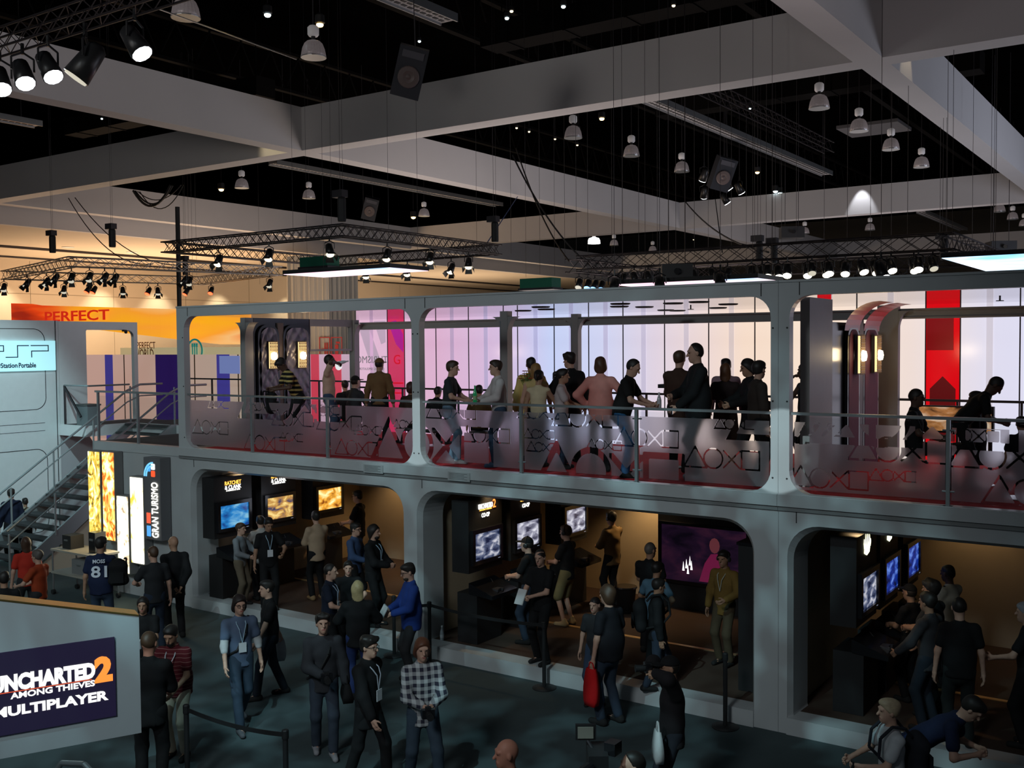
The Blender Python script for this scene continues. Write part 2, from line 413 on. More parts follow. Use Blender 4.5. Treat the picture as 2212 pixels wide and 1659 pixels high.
# ================================================================== the two-storey booth
L = 6.03; Z_C, Z_LT, Z_D, Z_BB, Z_T = 0.22, 2.76, 3.14, 5.715, 5.913
M1 = 12.06; XR = 19.0; YB = 4.88
def module(label, x0, x1, lower, upper):
    t = thing('exhibit_module', label, 'booth frame', (x0, 0, 0))
    s = lambda pts: [(u-x0, v) for u, v in pts]
    holes = [s(rrect(a, b, Z_C-.05, Z_LT, .0, .0, .42, .42)) for a, b in lower]
    MB().plate([s(rrect(x0, x1, -.0, 2.93))]+holes, FY, 0.0, 0.16).build('lower_front', PAINT, t)
    for a, b in lower:
        lp = s(rrect(a, b, Z_C, Z_LT, .12, .12, .42, .42, 9))
        mid = [( (u-(a+b)/2+x0)*0.985+(a+b)/2-x0, v) for u, v in lp]
        rv = MB(); n = len(lp)
        rings = [(0.0, 0.0), (0.10, .05), (0.6, .07)]
        vs = []
        for d, ins in rings:
            q = s(rrect(a+ins, b-ins, Z_C-.03, Z_LT-ins, .06, .06, .42, .42, 9))
            vs += [(u, d+.001, v) for u, v in q]
        fs = []
        for k in range(2):
            for i in range(n): fs.append((k*n+i, k*n+(i+1) % n, (k+1)*n+(i+1) % n, (k+1)*n+i))
        rv.add(vs, fs); rv.build('reveal', PAINT, t, False)
        MB().box(a-x0, b-x0, -.03, .30, 0.0, Z_C).build('kerb', PAINT, t)
    # ledge band with its joint
    MB().box(0, x1-x0, -.06, .16, 2.99, Z_D).build('ledge', PAINT, t)
    MB().box(0, x1-x0, -.03, .16, 2.93, 2.99).build('ledge_joint', mat('ledge_joint', (.22, .23, .23), .6), t)
    uh = [s(rrect(a, b, Z_D+.012, Z_BB, .30, .30, .28, .28)) for a, b in upper]
    MB().plate([s(rrect(x0, x1, Z_D, Z_T))]+uh, FY, -.02, 0.12).build('upper_front', PAINT, t)
    # beam flange and panel joints
    MB().box(0, x1-x0, -.035, .02, Z_T-.03, Z_T).build('beam_flange', PAINT, t)
    g = MB()
    for a, b in upper:
        for xx in (a+.13, b-.13 if b < 13 else None):
            if xx is not None: g.box(xx-x0-.006, xx-x0+.006, -.024, -.01, Z_BB+.0, Z_T-.03)
    for a, b in lower:
        for xx in (a+.12,):
            g.box(xx-x0-.006, xx-x0+.006, -.004, .01, Z_LT+.02, 2.93)
    g.build('panel_joint', GROOVE, t)
    bl = MB()
    for a, b in upper:
        for xx in (a-.03, b+.03):
            for z in (3.35, 4.35, 5.3): bl.tube((xx-x0, -.02, z), (xx-x0, -.028, z), .012, 8)
    bl.build('bolt', GROOVE, t)
    return t
mod1 = module('grey painted two-storey booth frame with two open bays below', -.1, M1, [(.2, 5.66), (5.94, 11.73)], [(.11, 5.89), (6.05, 11.96)])
mod2 = module('grey painted two-storey booth frame whose single bay shows blue game screens', M1+.004, XR, [(12.18, 18.6)], [(12.21, 18.6)])
# small printed notice plates on the ledge
for x, y in ((806, 1013), (991, 1030)):
    P = ony(x, y, -.07)
    t = thing('notice_plate', 'small grey notice plate with lines of tiny print on the ledge', 'plate', P, 0, 'notice plates on the ledge')
    MB().box(-.22, .22, -.004, .006, -.07, .07).build('plate', mat('notice', (.40, .42, .42), .4), t)
    q = MB()
    for i in range(5): q.box(-.19, .17-(i % 2)*.06, -.006, -.003, .045-i*.022, .05-i*.022)
    q.build('print', GROOVE, t)

# decks
struct(MB().box(-.1, XR, 0.0, YB+.1, 2.96, Z_D-.012).build('floor_upper', PAINT_D), 'upper deck slab of the booth')
rc = struct(MB().box(.35, XR, .12, YB, Z_D-.012, Z_D).build('floor_carpet', REDC), 'red carpet of the upper deck')
# clear ceiling sheet of the upper deck with its fittings
CEIL_UP = struct(MB().box(.1, XR, .125, YB, 5.72, 5.735).build('ceiling_upper', BLACK), 'clear sheet ceiling of the upper deck')
rnd = random.Random(3)
cl = [(1130, 670), (1168, 662), (1180, 667), (1239, 656), (1340, 655), (1338, 661), (1392, 662), (1454, 654), (1438, 669), (1463, 670), (1510, 651), (1551, 664), (1573, 656)]
for i, (x, y) in enumerate(cl):
    P = onz(x, y, 5.715)
    if not (.3 < P[1] < 4.7): continue
    MB().lathe([(.13, -.03), (.15, -.02), (.15, -.006)], (P[0], P[1], 5.722), 16).build('ceiling_downlight', BLACK)
    tag(bpy.context.scene.objects[-1], 'flush round dark downlight in the clear deck ceiling', 'downlight', 'dark downlights in the deck ceiling')
for x, y in ((1492, 660), (2160, 640)):
    P = onz(x, y, 5.71)
    t = thing('sprinkler_head', 'small dark sprinkler head under the clear ceiling', 'sprinkler', (P[0], P[1], 5.72), 0, 'sprinkler heads')
    MB().tube((0, 0, 0), (0, 0, -.07), .012, 6).build('stem', DARKM, t); MB().lathe([(.05, -.075), (.05, -.065)], n=10).build('deflector', DARKM, t)

# rear and inner posts with flared heads, and the rear beam
def post(x, y, wx, wy, label):
    t = thing('deck_post', label, 'post', (x, y, Z_D))
    b = MB().box(-wx/2, wx/2, -wy/2, wy/2, 0, 5.72-Z_D)
    b.build('shaft', POSTG, t)
    for s in (-1, 1):
        pts = [(s*wx/2, 2.18)]+[(s*(wx/2+.20*(1-cos(k*pi/16))), 2.18+.30*sin(k*pi/16)) for k in range(1, 9)]+[(s*wx/2, 2.48)]
        MB().plate([pts if s > 0 else pts[::-1]], FY, -wy/2+.01, wy/2-.01).build('flared_head', POSTG, t)
    MB().box(-wx/2-.004, -wx/2+.02, -wy/2-.004, -wy/2+.012, 0, 2.4).build('edge_trim', RAILM, t)
    return t
post(L+.03, 2.44, .16, .16, 'grey inner post behind the white-shirted man at the rail')
post(L+.05, YB, .16, .14, 'grey rear post beside the black-suited man')
post(.02, YB, .16, .16, 'grey rear post beside the racing game banner')
post(M1+.12, YB, .34, .14, 'grey double rear post beside the right pair of wall lamps')
post(.0, 1.66, .14, .22, 'grey end post beside the left pair of quilted panels')
t = thing('rear_beam', 'grey rear beam under the clear deck ceiling', 'beam')
MB().box(.1, XR, YB+.13, YB+.23, 5.49, 5.66).build('web', POSTG, t); MB().box(.1, XR, YB+.09, YB+.13, 5.49, 5.52).box(.1, XR, YB+.09, YB+.13, 5.63, 5.66).build('flange', POSTG, t)

# end walls with quilted panels and lattice wall lamps
QM = mat('quilted_vinyl', (0.13, 0.125, 0.18), 0.25)
QR = mat('plum_panel', (0.20, 0.055, 0.10), 0.7, spec=.2)
def lattice_lamp(x, y, z, label, power):
    t = thing('wall_lamp', label, 'wall lamp', (x, y, z))
    MB().box(0, .05, -.12, .12, -.30, .30).build('backplate', DARKM, t)
    MB().box(.05, .085, -.105, .105, -.28, .28).build('diffuser', glow('lamp_warm', (1.0, 0.68, 0.30), 1.5), t)
    MB().lathe([(.001, -.09), (.075, -.07), (.09, 0), (.075, .07), (.001, .09)], (.07, 0, -.02), 10).build('bulb_glow', glow('lamp_hot', (1.0, 0.86, 0.6), 10), t)
    g = MB()
    for i in range(-3, 4): g.box(.086, .096, i*.035-.004, i*.035+.004, -.3, .3)
    for i in range(-8, 9): g.box(.086, .096, -.12, .12, i*.035-.004, i*.035+.004)
    for i in range(-7, 8, 2):
        for j in range(-3, 4, 2):
            g.tube((.086, j*.033, i*.036), (.097, j*.033, i*.036), .016, 6)
    g.build('lattice', mat('brass_lattice', (0.28, 0.19, 0.09), .4, .8), t)
    lamp('wall_lamp_light', 'POINT', (x+.2, y, z), (x+1, y, z), power, (1.0, .72, .4), .1)
def quilt(x, y0, y1, z1, m, label, tufted):
    t = thing('quilted_panel', label, 'panel', (x, y0, Z_D))
    w_ = y1-y0; h_ = z1-Z_D; ny, nz = 22, 66; vs = []; fs = []
    for j in range(nz+1):
        for i in range(ny+1):
            u, v = i/ny*w_, j/nz*h_
            puff = .035*(abs(sin(pi*(u/.24+v/.30)))*abs(sin(pi*(u/.24-v/.30))))**.5 if tufted else 0.0
            # arched top
            vv = v
            r = .22; e = min(u, w_-u)
            if e < r: vv = v*(h_-(r-math.sqrt(max(0, r*r-(r-e)**2))))/h_
            vs.append((puff+.05, u, vv))
    for j in range(nz):
        for i in range(ny):
            a = j*(ny+1)+i; fs.append((a, a+1, a+ny+2, a+ny+1))
    MB().add(vs, fs).build('padding', m, t, True)
    lp = [(-.06, 0), (w_+.06, 0), (w_+.06, h_+.06-.25)]+[(w_+.06-.25*(1-cos(k*pi/16)), h_+.06-.25+.25*sin(k*pi/16)) for k in range(1, 9)]+[(-.06+.25*(1-cos((8-k)*pi/16)), h_+.06-.25+.25*sin((8-k)*pi/16)) for k in range(0, 9)]
    MB().plate([lp], lambda u, v, d: (d, u, v), .0, .045).build('frame', BLACKG, t)
    if tufted:
        bt = MB()
        for j in range(int(h_/.15)):
            for i in range(4):
                u = .12*i*2/2+(.06 if j % 2 else 0)+.06
                if u < w_-.03: bt.lathe([(.012, .0), (.008, .01)], (.052, u, .15*j+.1), 6, Matrix.Rotation(pi/2, 3, 'Y'))
        bt.build('button', mat('button', (.35, .35, .45), .2, .6), t)['kind'] = 'stuff'
quilt(0.06, 1.93, 2.40, 5.52, QM, 'dark quilted wall panel with arched top nearest the open end bay', True)
quilt(0.06, 2.64, 3.30, 5.52, QM, 'dark quilted wall panel with arched top beside the drinking man', True)
lattice_lamp(.12, 2.21, 4.93, 'lit lattice wall lamp on the quilted panel nearest the open end bay', 6)
lattice_lamp(.12, 3.05, 4.93, 'lit lattice wall lamp on the quilted panel behind the drinking man', 6)
t = thing('end_wall_frame', 'dark arched end frame around the left quilted panels', 'wall frame', (0, 0, 0))
MB().box(-.05, .05, 1.80, 3.42, Z_D, 5.72).build('backing', BLACKG, t)
MB().box(-.02, .09, 2.44, 2.60, Z_D, 5.62).build('mullion', mat('mullion_brown', (.10, .075, .065), .5), t)
MB().plate([rrect(3.40, YB-.09, 5.0, 5.72), rrect(3.44, YB-.15, 4.9+.15, 5.56, 0, 0, .0, .0)], FX, -.04, .05).build('arch_header', POSTG, t)
# right end wall between the modules
t = thing('end_wall_frame', 'grey panelled end frame beside the plum panels with lamps', 'wall frame', (M1+.06, 0, 0))
MB().box(-.05, .08, .80, 1.40, Z_D, 5.72).build('panel', POSTG, t)
MB().box(-.05, .07, 1.43, 1.82, Z_D, 5.72).build('panel', POSTG, t)
MB().box(-.06, .05, 1.40, 4.25, Z_D, 5.40).build('backing', BLACKG, t)
MB().box(.05, .10, 3.06, 3.28, Z_D, 5.50).build('mullion', mat('mullion_brown', (.10, .075, .065), .5), t)
cv = MB()
for (y0, y1) in ((2.30, 3.05), (3.29, 4.15)):
    n = 8; vs = []
    for k in range(n+1):
        a = k/n*pi/2
        vs += [(.10+.5*(1-cos(a)), y0, 5.28+.42*sin(a)), (.10+.5*(1-cos(a)), y1, 5.28+.42*sin(a))]
    cv.add(vs, [(2*k, 2*k+1, 2*k+3, 2*k+2) for k in range(n)])
cv.build('curved_hood', mat('red_hood', (.30, .01, .015), .3), t)
quilt(M1+.12, 2.50, 3.00, 5.30, QR, 'plum wall panel with arched top beside the grey end frame', False)
quilt(M1+.12, 3.33, 4.05, 5.30, QR, 'plum wall panel with arched top beside the grey double rear post', False)
lattice_lamp(M1+.18, 2.84, 4.92, 'lit lattice wall lamp on the plum panel beside the grey end frame', 5)
lattice_lamp(M1+.18, 3.75, 4.92, 'lit lattice wall lamp on the plum panel beside the double rear post', 5)

# ------------------------------------------------------------------ luminous wall behind
LW_Y = 6.8
S = lambda r, g, b: tuple(((v/255+.055)/1.055)**2.4 if v > 10 else v/255/12.92 for v in (r, g, b))
lum = ramp_glow('backlit_fabric', 'X', -1.8, 16.0, [(0, S(226, 180, 205)), (.16, S(222, 176, 208)), (.27, S(214, 190, 226)), (.34, S(200, 212, 250)), (.42, S(212, 216, 246)), (.49, S(228, 214, 228)), (.60, S(252, 226, 206)), (.70, S(255, 232, 212)), (.78, S(246, 228, 220)), (.86, S(228, 226, 246)), (1, S(226, 228, 255))], 0.92, base=(.25, .25, .25), rough=.15)
lumb = ramp_glow('backlit_fabric_rib', 'X', -1.8, 16.0, [(0, S(196, 152, 186)), (.16, S(190, 156, 190)), (.34, S(184, 188, 232)), (.49, S(208, 198, 220)), (.60, S(228, 208, 200)), (.78, S(224, 212, 214)), (1, S(200, 204, 238))], 0.88, base=(.25, .25, .25), rough=.2)
redp = mat('red_backlit', (.5, .0, .01), .15, emit=S(235, 8, 20), estr=.75)
redd = mat('red_dark', (.3, .0, .01), .3, emit=S(150, 6, 14), estr=.5)
pinkr = mat('pink_red_backlit', (.5, .0, .05), .2, emit=S(205, 50, 95), estr=.8)
lw = thing('luminous_wall', 'tall backlit wall of white panels tinted pink, blue and peach', 'light wall', (0, LW_Y, 0))
seams = [-1.72, -.64, -.08, .93, 1.93, 2.35+.6, 3.35, 4.35, 5.25, 6.11, 7.1, 8.1, 9.09, 10.07, 11.1, 12.34, 12.93, 13.9, 14.9, 15.9, 17, 18]
for a, b in zip(seams[:-1], seams[1:]):
    red = abs(a-12.34) < .01
    m_ = redp if red else (pinkr if abs(a+.64) < .01 else lum)
    p_ = MB().box(a+.008, b-.008, 0, .06, 2.6, 6.16).build('panel', m_, lw)
    MB().box(b-.011, b+.011, -.010, .004, 2.6, 6.16).build('seam_strip', DARKM, lw)
    if not red and b-a > .7:
        MB().box((a+b)/2-.055, (a+b)/2+.055, -.012, 0, 2.6, 6.16).build('rib', lumb, p_)
MB().box(-1.75, 18, .065, .10, 2.6, 6.16).build('backing', BLACK, lw)
MB().box(12.36, 12.60, -.016, -.004, 4.95, 5.6).box(12.45, 12.82, -.02, -.012, 4.95, 5.55).build('banner_dark_block', redd, lw)  # darker red blocks on the red panel
MB().plate([[(12.42, 3.3), (12.86, 3.3), (12.86, 4.25), (12.64, 4.48), (12.42, 4.25)]], FY, -.022, -.012).build('banner_emblem', mat('banner_emblem', (.12, 0, .005), .4, emit=S(110, 4, 10), estr=.5), lw)
MB().box(10.35, 10.62, -.016, -.004, 2.6, 6.16).build('red_stripe', redp, lw)
# racing game banner at its left end
gb = mat('banner_shape', (.3, .2, .3), .4, emit=S(196, 170, 190), estr=.8)
q = MB().plate([[(-1.6, 5.55), (-1.25, 5.55), (-.72, 4.4), (-.72, 4.1), (-1.0, 4.1)]], FY, -.012, -.004)
q.plate([[(-1.1, 5.75), (-.7, 5.75), (-.7, 5.2), (-.85, 5.15)]], FY, -.012, -.004)
q.build('banner_graphic', gb, lw)
MB().plate([[(-.6, 5.7), (-.35, 5.75), (-.12, 5.4), (-.12, 4.95), (-.35, 5.15)]], FY, -.016, -.004).build('banner_graphic', mat('banner_purple', (.2, 0, .2), .4, emit=S(180, 30, 140), estr=.8), lw)
RM = Matrix(((-1, 0, 0), (0, 0, -1), (0, 1, 0)))
text_mesh('banner_lettering', 'TURISMO', mat('banner_letters', (.2, .2, .2), .5, emit=S(150, 140, 150), estr=.5), .26, RM, (-1.18, -.02, 4.75), lw, depth=.003)
text_mesh('banner_lettering', 'DRIVING SIMULATOR', mat('banner_letters', (.2, .2, .2), .5), .09, RM, (-1.18, -.02, 4.52), lw, depth=.003)
text_mesh('banner_lettering', 'G', mat('banner_red_letters', (.5, 0, 0), .5, emit=S(220, 20, 50), estr=.7), .34, R_FRONT, (-.32, -.02, 4.75), lw, depth=.003)
MB().box(-.62, -.14, -.016, -.004, 4.15, 4.19).box(-.62, -.14, -.016, -.004, 3.9, 3.94).build('banner_rule', mat('banner_red_letters', (.5, 0, 0), .5), lw)

# low backlit wall continuing to the left
lwm = ramp_glow('low_backlit', 'X', -13, -1.8, [(0, S(222, 176, 160)), (.3, S(206, 168, 150)), (.62, S(196, 170, 150)), (.80, S(196, 168, 160)), (.84, S(226, 180, 206)), (1, S(226, 184, 206))], .62, base=(.3, .3, .3), rough=.2)
ll = thing('low_light_wall', 'low backlit wall of peach panels with blue stripes behind the left deck', 'light wall', (0, LW_Y, 0))
blu = mat('blue_stripe', (.02, .02, .2), .3, emit=S(66, 60, 140), estr=.7)
pur = mat('purple_panel', (.01, .005, .04), .3, emit=S(42, 22, 88), estr=.6)
def lx(px, y=860): return ony(px, y, LW_Y)[0]
edges = [(-16.5, lx(228), lwm), (lx(228), lx(245), blu), (lx(245), lx(337), lwm), (lx(337), lx(389), pur), (lx(389), lx(469), lwm), (lx(469), lx(497), blu), (lx(497), lx(660), lwm), (lx(660), lx(672), lwm), (lx(672), lx(690), mat('pink_red_low', (.4, .02, .05), .3, emit=S(200, 60, 80), estr=.8)), (lx(690), lx(716), lwm), (lx(716), lx(738), mat('pink_red_low', (.4, .02, .05), .3)), (lx(738), -1.78, lwm)]
for a, b, m_ in edges: MB().box(a+.006, b-.006, 0, .06, 0.0, 4.90).build('panel', m_, ll)
MB().box(-16.5, -1.78, .065, .1, 0, 4.9).build('backing', BLACK, ll)
lines = MB()
for px in (270, 422, 516): lines.box(lx(px)-.02, lx(px)+.02, -.01, -.002, 2.5, 4.9)
lines.build('joint', mat('bronze', (.12, .07, .03), .4), ll)
MB().box(lx(476), lx(520), -.014, -.004, 4.35, 4.86).build('poster', mat('poster_blue', (.2, .3, .5), .4, emit=S(120, 130, 190), estr=.6), ll)
text_mesh('lettering', '\u00ae', mat('reg_red', (.6, .02, .02), .5, emit=S(200, 30, 40), estr=.7), .2, R_FRONT, (lx(745), -.02, 4.05), ll, depth=.003)
MB().lathe([(.01, 0), (.12, 0), (.12, .01), (.01, .01)], (lx(733), -.015, 4.60), 24, Matrix.Rotation(-pi/2, 3, 'X')).build('white_disc', mat('disc_white', (.8, .8, .8), .3, emit=(1, 1, 1), estr=.7), ll)

# ------------------------------------------------------------------ railings with frosted panels
RZ = Z_D+1.07
def sdf_sym(kind, u, v, cx, cz, s, w_):
    x = (u-cx)/s; z = (v-cz)/s; w_ = w_/s
    if kind == 'o': return abs(math.hypot(x, z)-.5)-w_
    if kind == 'x':
        a = abs(x+z)*.7071; b = abs(x-z)*.7071; lim = max(abs(x), abs(z))-.47
        return max(min(a, b)-w_, lim)
    if kind == 's': return abs(max(abs(x), abs(z))-.46)-w_
    # triangle
    zz = z+.12
    d = max(-zz-.36, (abs(x)*.866+zz*.5)-.36*.98)
    return abs(d)-w_
SYM = []      # (X left, z centre, size, order)
def group_at(px, py, s, order='toxs', wf=.045):
    P = ony(px, py, 0.0); SYM.append((P[0], P[2], s, order, max(.009, s*wf)))
for g in ((445, 873, .15), (413, 922, .26), (522, 862, .66, 'toxs', .075), (533, 876, .18), (525, 955, .27), (600, 944, .15), (584, 903, .27), (673, 885, .16), (682, 912, .27), (762, 929, .16), (845, 916, .14), (722, 966, .25), (808, 955, .62, 'toxs', .075),
          (920, 887, .25), (993, 938, .24), (1115, 890, .19), (1128, 937, .14), (1135, 965, .14), (1193, 900, .28), (1165, 1010, .60, 'toxs', .08), (1265, 960, .145), (1328, 944, .25), (1480, 988, .27), (1542, 915, .14), (1590, 898, .60, 'toxs', .075), (1728, 925, .13), (1708, 1030, .25), (1878, 1026, .14), (1838, 968, .30), (2036, 940, .16), (2055, 982, .30), (2130, 1060, .30), (1745, 900, .62, 'toxs', .08)):
    group_at(*g)
def mask(u, v):
    d = 9.0
    for gx, gz, s, order, w_ in SYM:
        if u < gx-.7*s or u > gx+4.2*s or abs(v-gz) > s*.75: continue
        for i, kk in enumerate(order):
            d = min(d, sdf_sym(kk, u, v, gx+s*(.45+.98*i), gz, s, w_)*s)
    return d
frost = bpy.data.materials.new('frosted_film'); frost.use_nodes = True
nt = frost.node_tree; b_ = nt.nodes['Principled BSDF']; o_ = nt.nodes['Material Output']
b_.inputs['Base Color'].default_value = (.88, .84, .87, 1); b_.inputs['Roughness'].default_value = .34
b_.inputs['Transmission Weight'].default_value = 1.0; b_.inputs['IOR'].default_value = 1.2; b_.inputs['Specular IOR Level'].default_value = .3
tl = nt.nodes.new('ShaderNodeBsdfTranslucent'); tl.inputs[0].default_value = (.80, .74, .78, 1)
df = nt.nodes.new('ShaderNodeBsdfDiffuse'); df.inputs[0].default_value = (.62, .60, .62, 1)
m1 = nt.nodes.new('ShaderNodeMixShader'); m1.inputs[0].default_value = .35; nt.links.new(tl.outputs[0], m1.inputs[1]); nt.links.new(df.outputs[0], m1.inputs[2])
m2 = nt.nodes.new('ShaderNodeMixShader'); m2.inputs[0].default_value = .16; nt.links.new(b_.outputs[0], m2.inputs[1]); nt.links.new(m1.outputs[0], m2.inputs[2]); nt.links.new(m2.outputs[0], o_.inputs[0])
def clear_mat(name, tint, base_r, edge_r):
    m = bpy.data.materials.new(name); m.use_nodes = True; nt = m.node_tree; nt.nodes.clear()
    o_ = nt.nodes.new('ShaderNodeOutputMaterial'); tr = nt.nodes.new('ShaderNodeBsdfTransparent'); gl = nt.nodes.new('ShaderNodeBsdfGlossy'); mx = nt.nodes.new('ShaderNodeMixShader'); lw_ = nt.nodes.new('ShaderNodeLayerWeight')
    pw = nt.nodes.new('ShaderNodeMath'); pw.operation = 'POWER'; pw.inputs[1].default_value = 4.0; ma = nt.nodes.new('ShaderNodeMath'); ma.operation = 'MULTIPLY_ADD'; ma.inputs[1].default_value = edge_r; ma.inputs[2].default_value = base_r
    nt.links.new(lw_.outputs['Facing'], pw.inputs[0]); nt.links.new(pw.outputs[0], ma.inputs[0]); nt.links.new(ma.outputs[0], mx.inputs[0])
    tr.inputs[0].default_value = (*tint, 1); gl.inputs['Roughness'].default_value = .03
    nt.links.new(tr.outputs[0], mx.inputs[1]); nt.links.new(gl.outputs[0], mx.inputs[2]); nt.links.new(mx.outputs[0], o_.inputs[0])
    return m
clear = clear_mat('clear_pane', (.94, .96, .96), .02, .5); sheet = clear_mat('clear_roof_sheet', (.93, .93, .94), .01, .08)
CEIL_UP.data.materials[0] = sheet
def film(u0, u1, v0, v1, y, parent):
    dv = .008; nr = int((v1-v0)/dv); vs = []; fs = []; du = .02
    nu = int((u1-u0)/du)
    for r in range(nr):
        va = v0+r*dv; vc = va+dv/2
        ds = [mask(u0+i*du, vc) for i in range(nu+1)]
        start = u0 if ds[0] > 0 else None
        runs = []
        for i in range(nu):
            a, b = ds[i], ds[i+1]
            if (a > 0) != (b > 0):
                x = u0+du*(i+a/(a-b))
                if a > 0: runs.append((start, x)); start = None
                else: start = x
        if start is not None: runs.append((start, u0+nu*du))
        for a, b in runs:
            o = len(vs)
            for yy in (y, y+.008): vs += [(a, yy, va), (b, yy, va), (b, yy, va+dv), (a, yy, va+dv)]
            fs += [(o, o+1, o+2, o+3), (o+7, o+6, o+5, o+4)]
    MB().add(vs, fs).build('frosted_film', frost, parent, False, False)
def railing(label, u0, u1, posts, y=.06):
    t = thing('glass_railing', label, 'railing', (0, 0, 0))
    MB().box(u0, u1, y-.035, y+.035, RZ-.035, RZ).build('top_rail', RAILM, t)
    for x in posts:
        p_ = MB().box(x-.022, x+.022, y-.06, y-.015, Z_D, RZ-.035).build('post', RAILM, t)
        MB().box(x-.055, x+.055, y-.07, y, Z_D, Z_D+.012).build('foot_plate', RAILM, p_)
        for z in (3.32, 4.05): MB().tube((x-.07, y-.02, z), (x+.07, y-.02, z), .013, 6).build('clamp', METAL, p_)
    st = [u0]+list(posts)+[u1]
    for a, b in zip(st[:-1], st[1:]):
        gp = MB().box(a+.03, b-.03, y+.010, y+.014, Z_D+.05, RZ-.06).build('glass_pane', clear, t)
        film(a+.03, b-.03, Z_D+.07, RZ-.12, y-.002, gp)
    return t
railing('glass railing with frosted symbol panels in front of the quilted panels', .13, 5.88, [1.98, 3.92])
railing('glass railing with frosted symbol panels between the two middle pillars', 6.07, 11.95, [8.01, 9.98])
railing('glass railing with frosted symbol panels beneath the right wall lamps', 12.22, 18.5, [14.13, 16.2])
# plain rear railing
t = thing('rear_railing', 'dark plain rear railing along the back of the red deck', 'railing', (0, YB+.1, 0))
MB().box(.1, 18.5, -.02, .02, 4.12, 4.16).build('top_rail', DARKM, t)
for x in (1.4, 3.0, 4.6, 7.6, 9.2, 10.8, 12.6, 13.25, 14.2, 15.6, 17):
    MB().box(x-.018, x+.018, -.018, .018, Z_D, 4.12).build('post', DARKM, t)
# ================================================================== rooms of the lower bays
BAYS = [(.12, 5.76), (5.92, 11.86), (12.16, 18.6)]
struct(MB().box(-.1, XR, .30, YB+.05, 0.0, Z_C-.004).build('floor_bays', BROWNF), 'dark brown raised floor of the lower bays')
struct(MB().box(-.1, XR, .62, YB+.05, 2.80, 2.955).build('ceiling_bays', GREYB), 'grey ceiling of the lower bays')
struct(MB().box(-.1, XR, YB, YB+.08, .2, 2.8).build('wall_back', TANW), 'tan rear wall of the lower bays')
struct(MB().box(.0, .12, .62, YB, .2, 2.8).build('wall_left', TANW), 'tan side wall behind the racing game kiosks')
struct(MB().box(5.78, 5.90, .62, YB, .2, 2.8).build('wall_middle', TANW), 'tan dividing wall between the first two bays')
struct(MB().box(11.90, 12.14, .62, YB, .2, 2.8).build('wall_right', TANW), 'tan dividing wall beside the blue screen kiosks')
for i, (a, b) in enumerate(((.2, 5.6), (6.0, 11.7), (12.3, 18))):
    struct(MB().box(a, b, 2.16, 2.24, Z_C-.004, Z_C+.006).build('trim_%d' % (20+i), mat('brass_strip', (.75, .52, .25), .35, .6)), 'brass floor strip across a lower bay')
# warm bay downlights
for x, y, px_, e in ((1.6, 4.35, .3, 20), (3.6, 4.4, .3, 40), (.75, .75, .3, 9), (7.9, 4.3, .3, 34), (6.9, .85, .3, 9), (13.6, 4.5, .3, 7), (12.9, .7, .3, 9), (16.5, 4.4, .3, 2)):
    t = thing('bay_downlight', 'small warm downlight in the ceiling of a lower bay', 'downlight', (x, y, 2.8), 0, 'warm downlights in the bay ceilings')
    MB().lathe([(.08, -.012), (.085, .0), (.05, .0)], n=14).build('trim_ring', WHITE, t)
    MB().lathe([(.05, -.006), (.05, .001)], n=12).build('lens', glow('bay_lens', (1, .75, .4), 6), t)
    lamp('bay_downlight_beam', 'SPOT', (x, y, 2.74), (x, y, 0), e*2.6, (1, .66, .32), .05, 110, .7)

# ------------------------------------------------------------------ kiosks
def screen_mat(name, c1, c2, c3, s, scale=5.0):
    m = bpy.data.materials.new(name); m.use_nodes = True; nt = m.node_tree; b = nt.nodes['Principled BSDF']
    tc = nt.nodes.new('ShaderNodeTexCoord'); mp = nt.nodes.new('ShaderNodeMapping'); mp.inputs['Scale'].default_value = (1, 1, 2.2)
    n = nt.nodes.new('ShaderNodeTexNoise'); n.inputs['Scale'].default_value = scale*.55; n.inputs['Detail'].default_value = 4; n.inputs['Distortion'].default_value = .5
    cr = nt.nodes.new('ShaderNodeValToRGB'); e = cr.color_ramp.elements
    e[0].position = .34; e[0].color = (*c1, 1); e[1].position = .68; e[1].color = (*c3, 1); k_ = e.new(.5); k_.color = (*c2, 1)
    nt.links.new(tc.outputs['Object'], mp.inputs[0]); nt.links.new(mp.outputs[0], n.inputs['Vector']); nt.links.new(n.outputs['Fac'], cr.inputs[0])
    nt.links.new(cr.outputs[0], b.inputs['Emission Color']); b.inputs['Emission Strength'].default_value = s
    b.inputs['Base Color'].default_value = (.01, .01, .01, 1); b.inputs['Roughness'].default_value = .2
    _M[name] = m
    return m
def kiosk(X, yc, label, scr, header):
    t = thing('game_kiosk', label, 'kiosk', (X, yc, Z_C))
    MB().box(-.30, .04, -.47, .47, 1.18, 2.36).build('display_panel', BLACK, t)
    bz = MB().plate([rrect(-.42, .42, 1.30, 1.88), rrect(-.355, .355, 1.365, 1.81)], FX, .04, .10).build('monitor_bezel', BLACKG, t)
    MB().box(.05, .07, -.36, .36, 1.36, 1.815).build('screen', scr, t)
    MB().box(.10, .102, .27, .33, 1.325, 1.333).build('maker_badge', mat('badge', (.5, .5, .5), .4, emit=(.6, .7, 1), estr=.3), bz)
    MB().box(-.30, .10, -.34, .34, .0, .82).build('cabinet', BLACK, t)
    MB().plate([[(-.05, .82), (.42, .78), (.42, .84), (-.05, 1.0)]], lambda u, v, d: (u, d, v), -.36, .36).build('control_shelf', BLACKG, t)
    c = MB().cbox((.30, -.05, .885), .10, .15, .035).cbox((.33, -.12, .88), .10, .04, .04).cbox((.33, .02, .88), .10, .04, .04)
    c.build('game_controller', mat('controller', (.05, .05, .055), .35), t)
    MB().path([(.26, .0, .88), (.15, .1, .9), (.05, .12, 1.0)], .006, 4).build('controller_cable', BLACK, t)
    header(t)
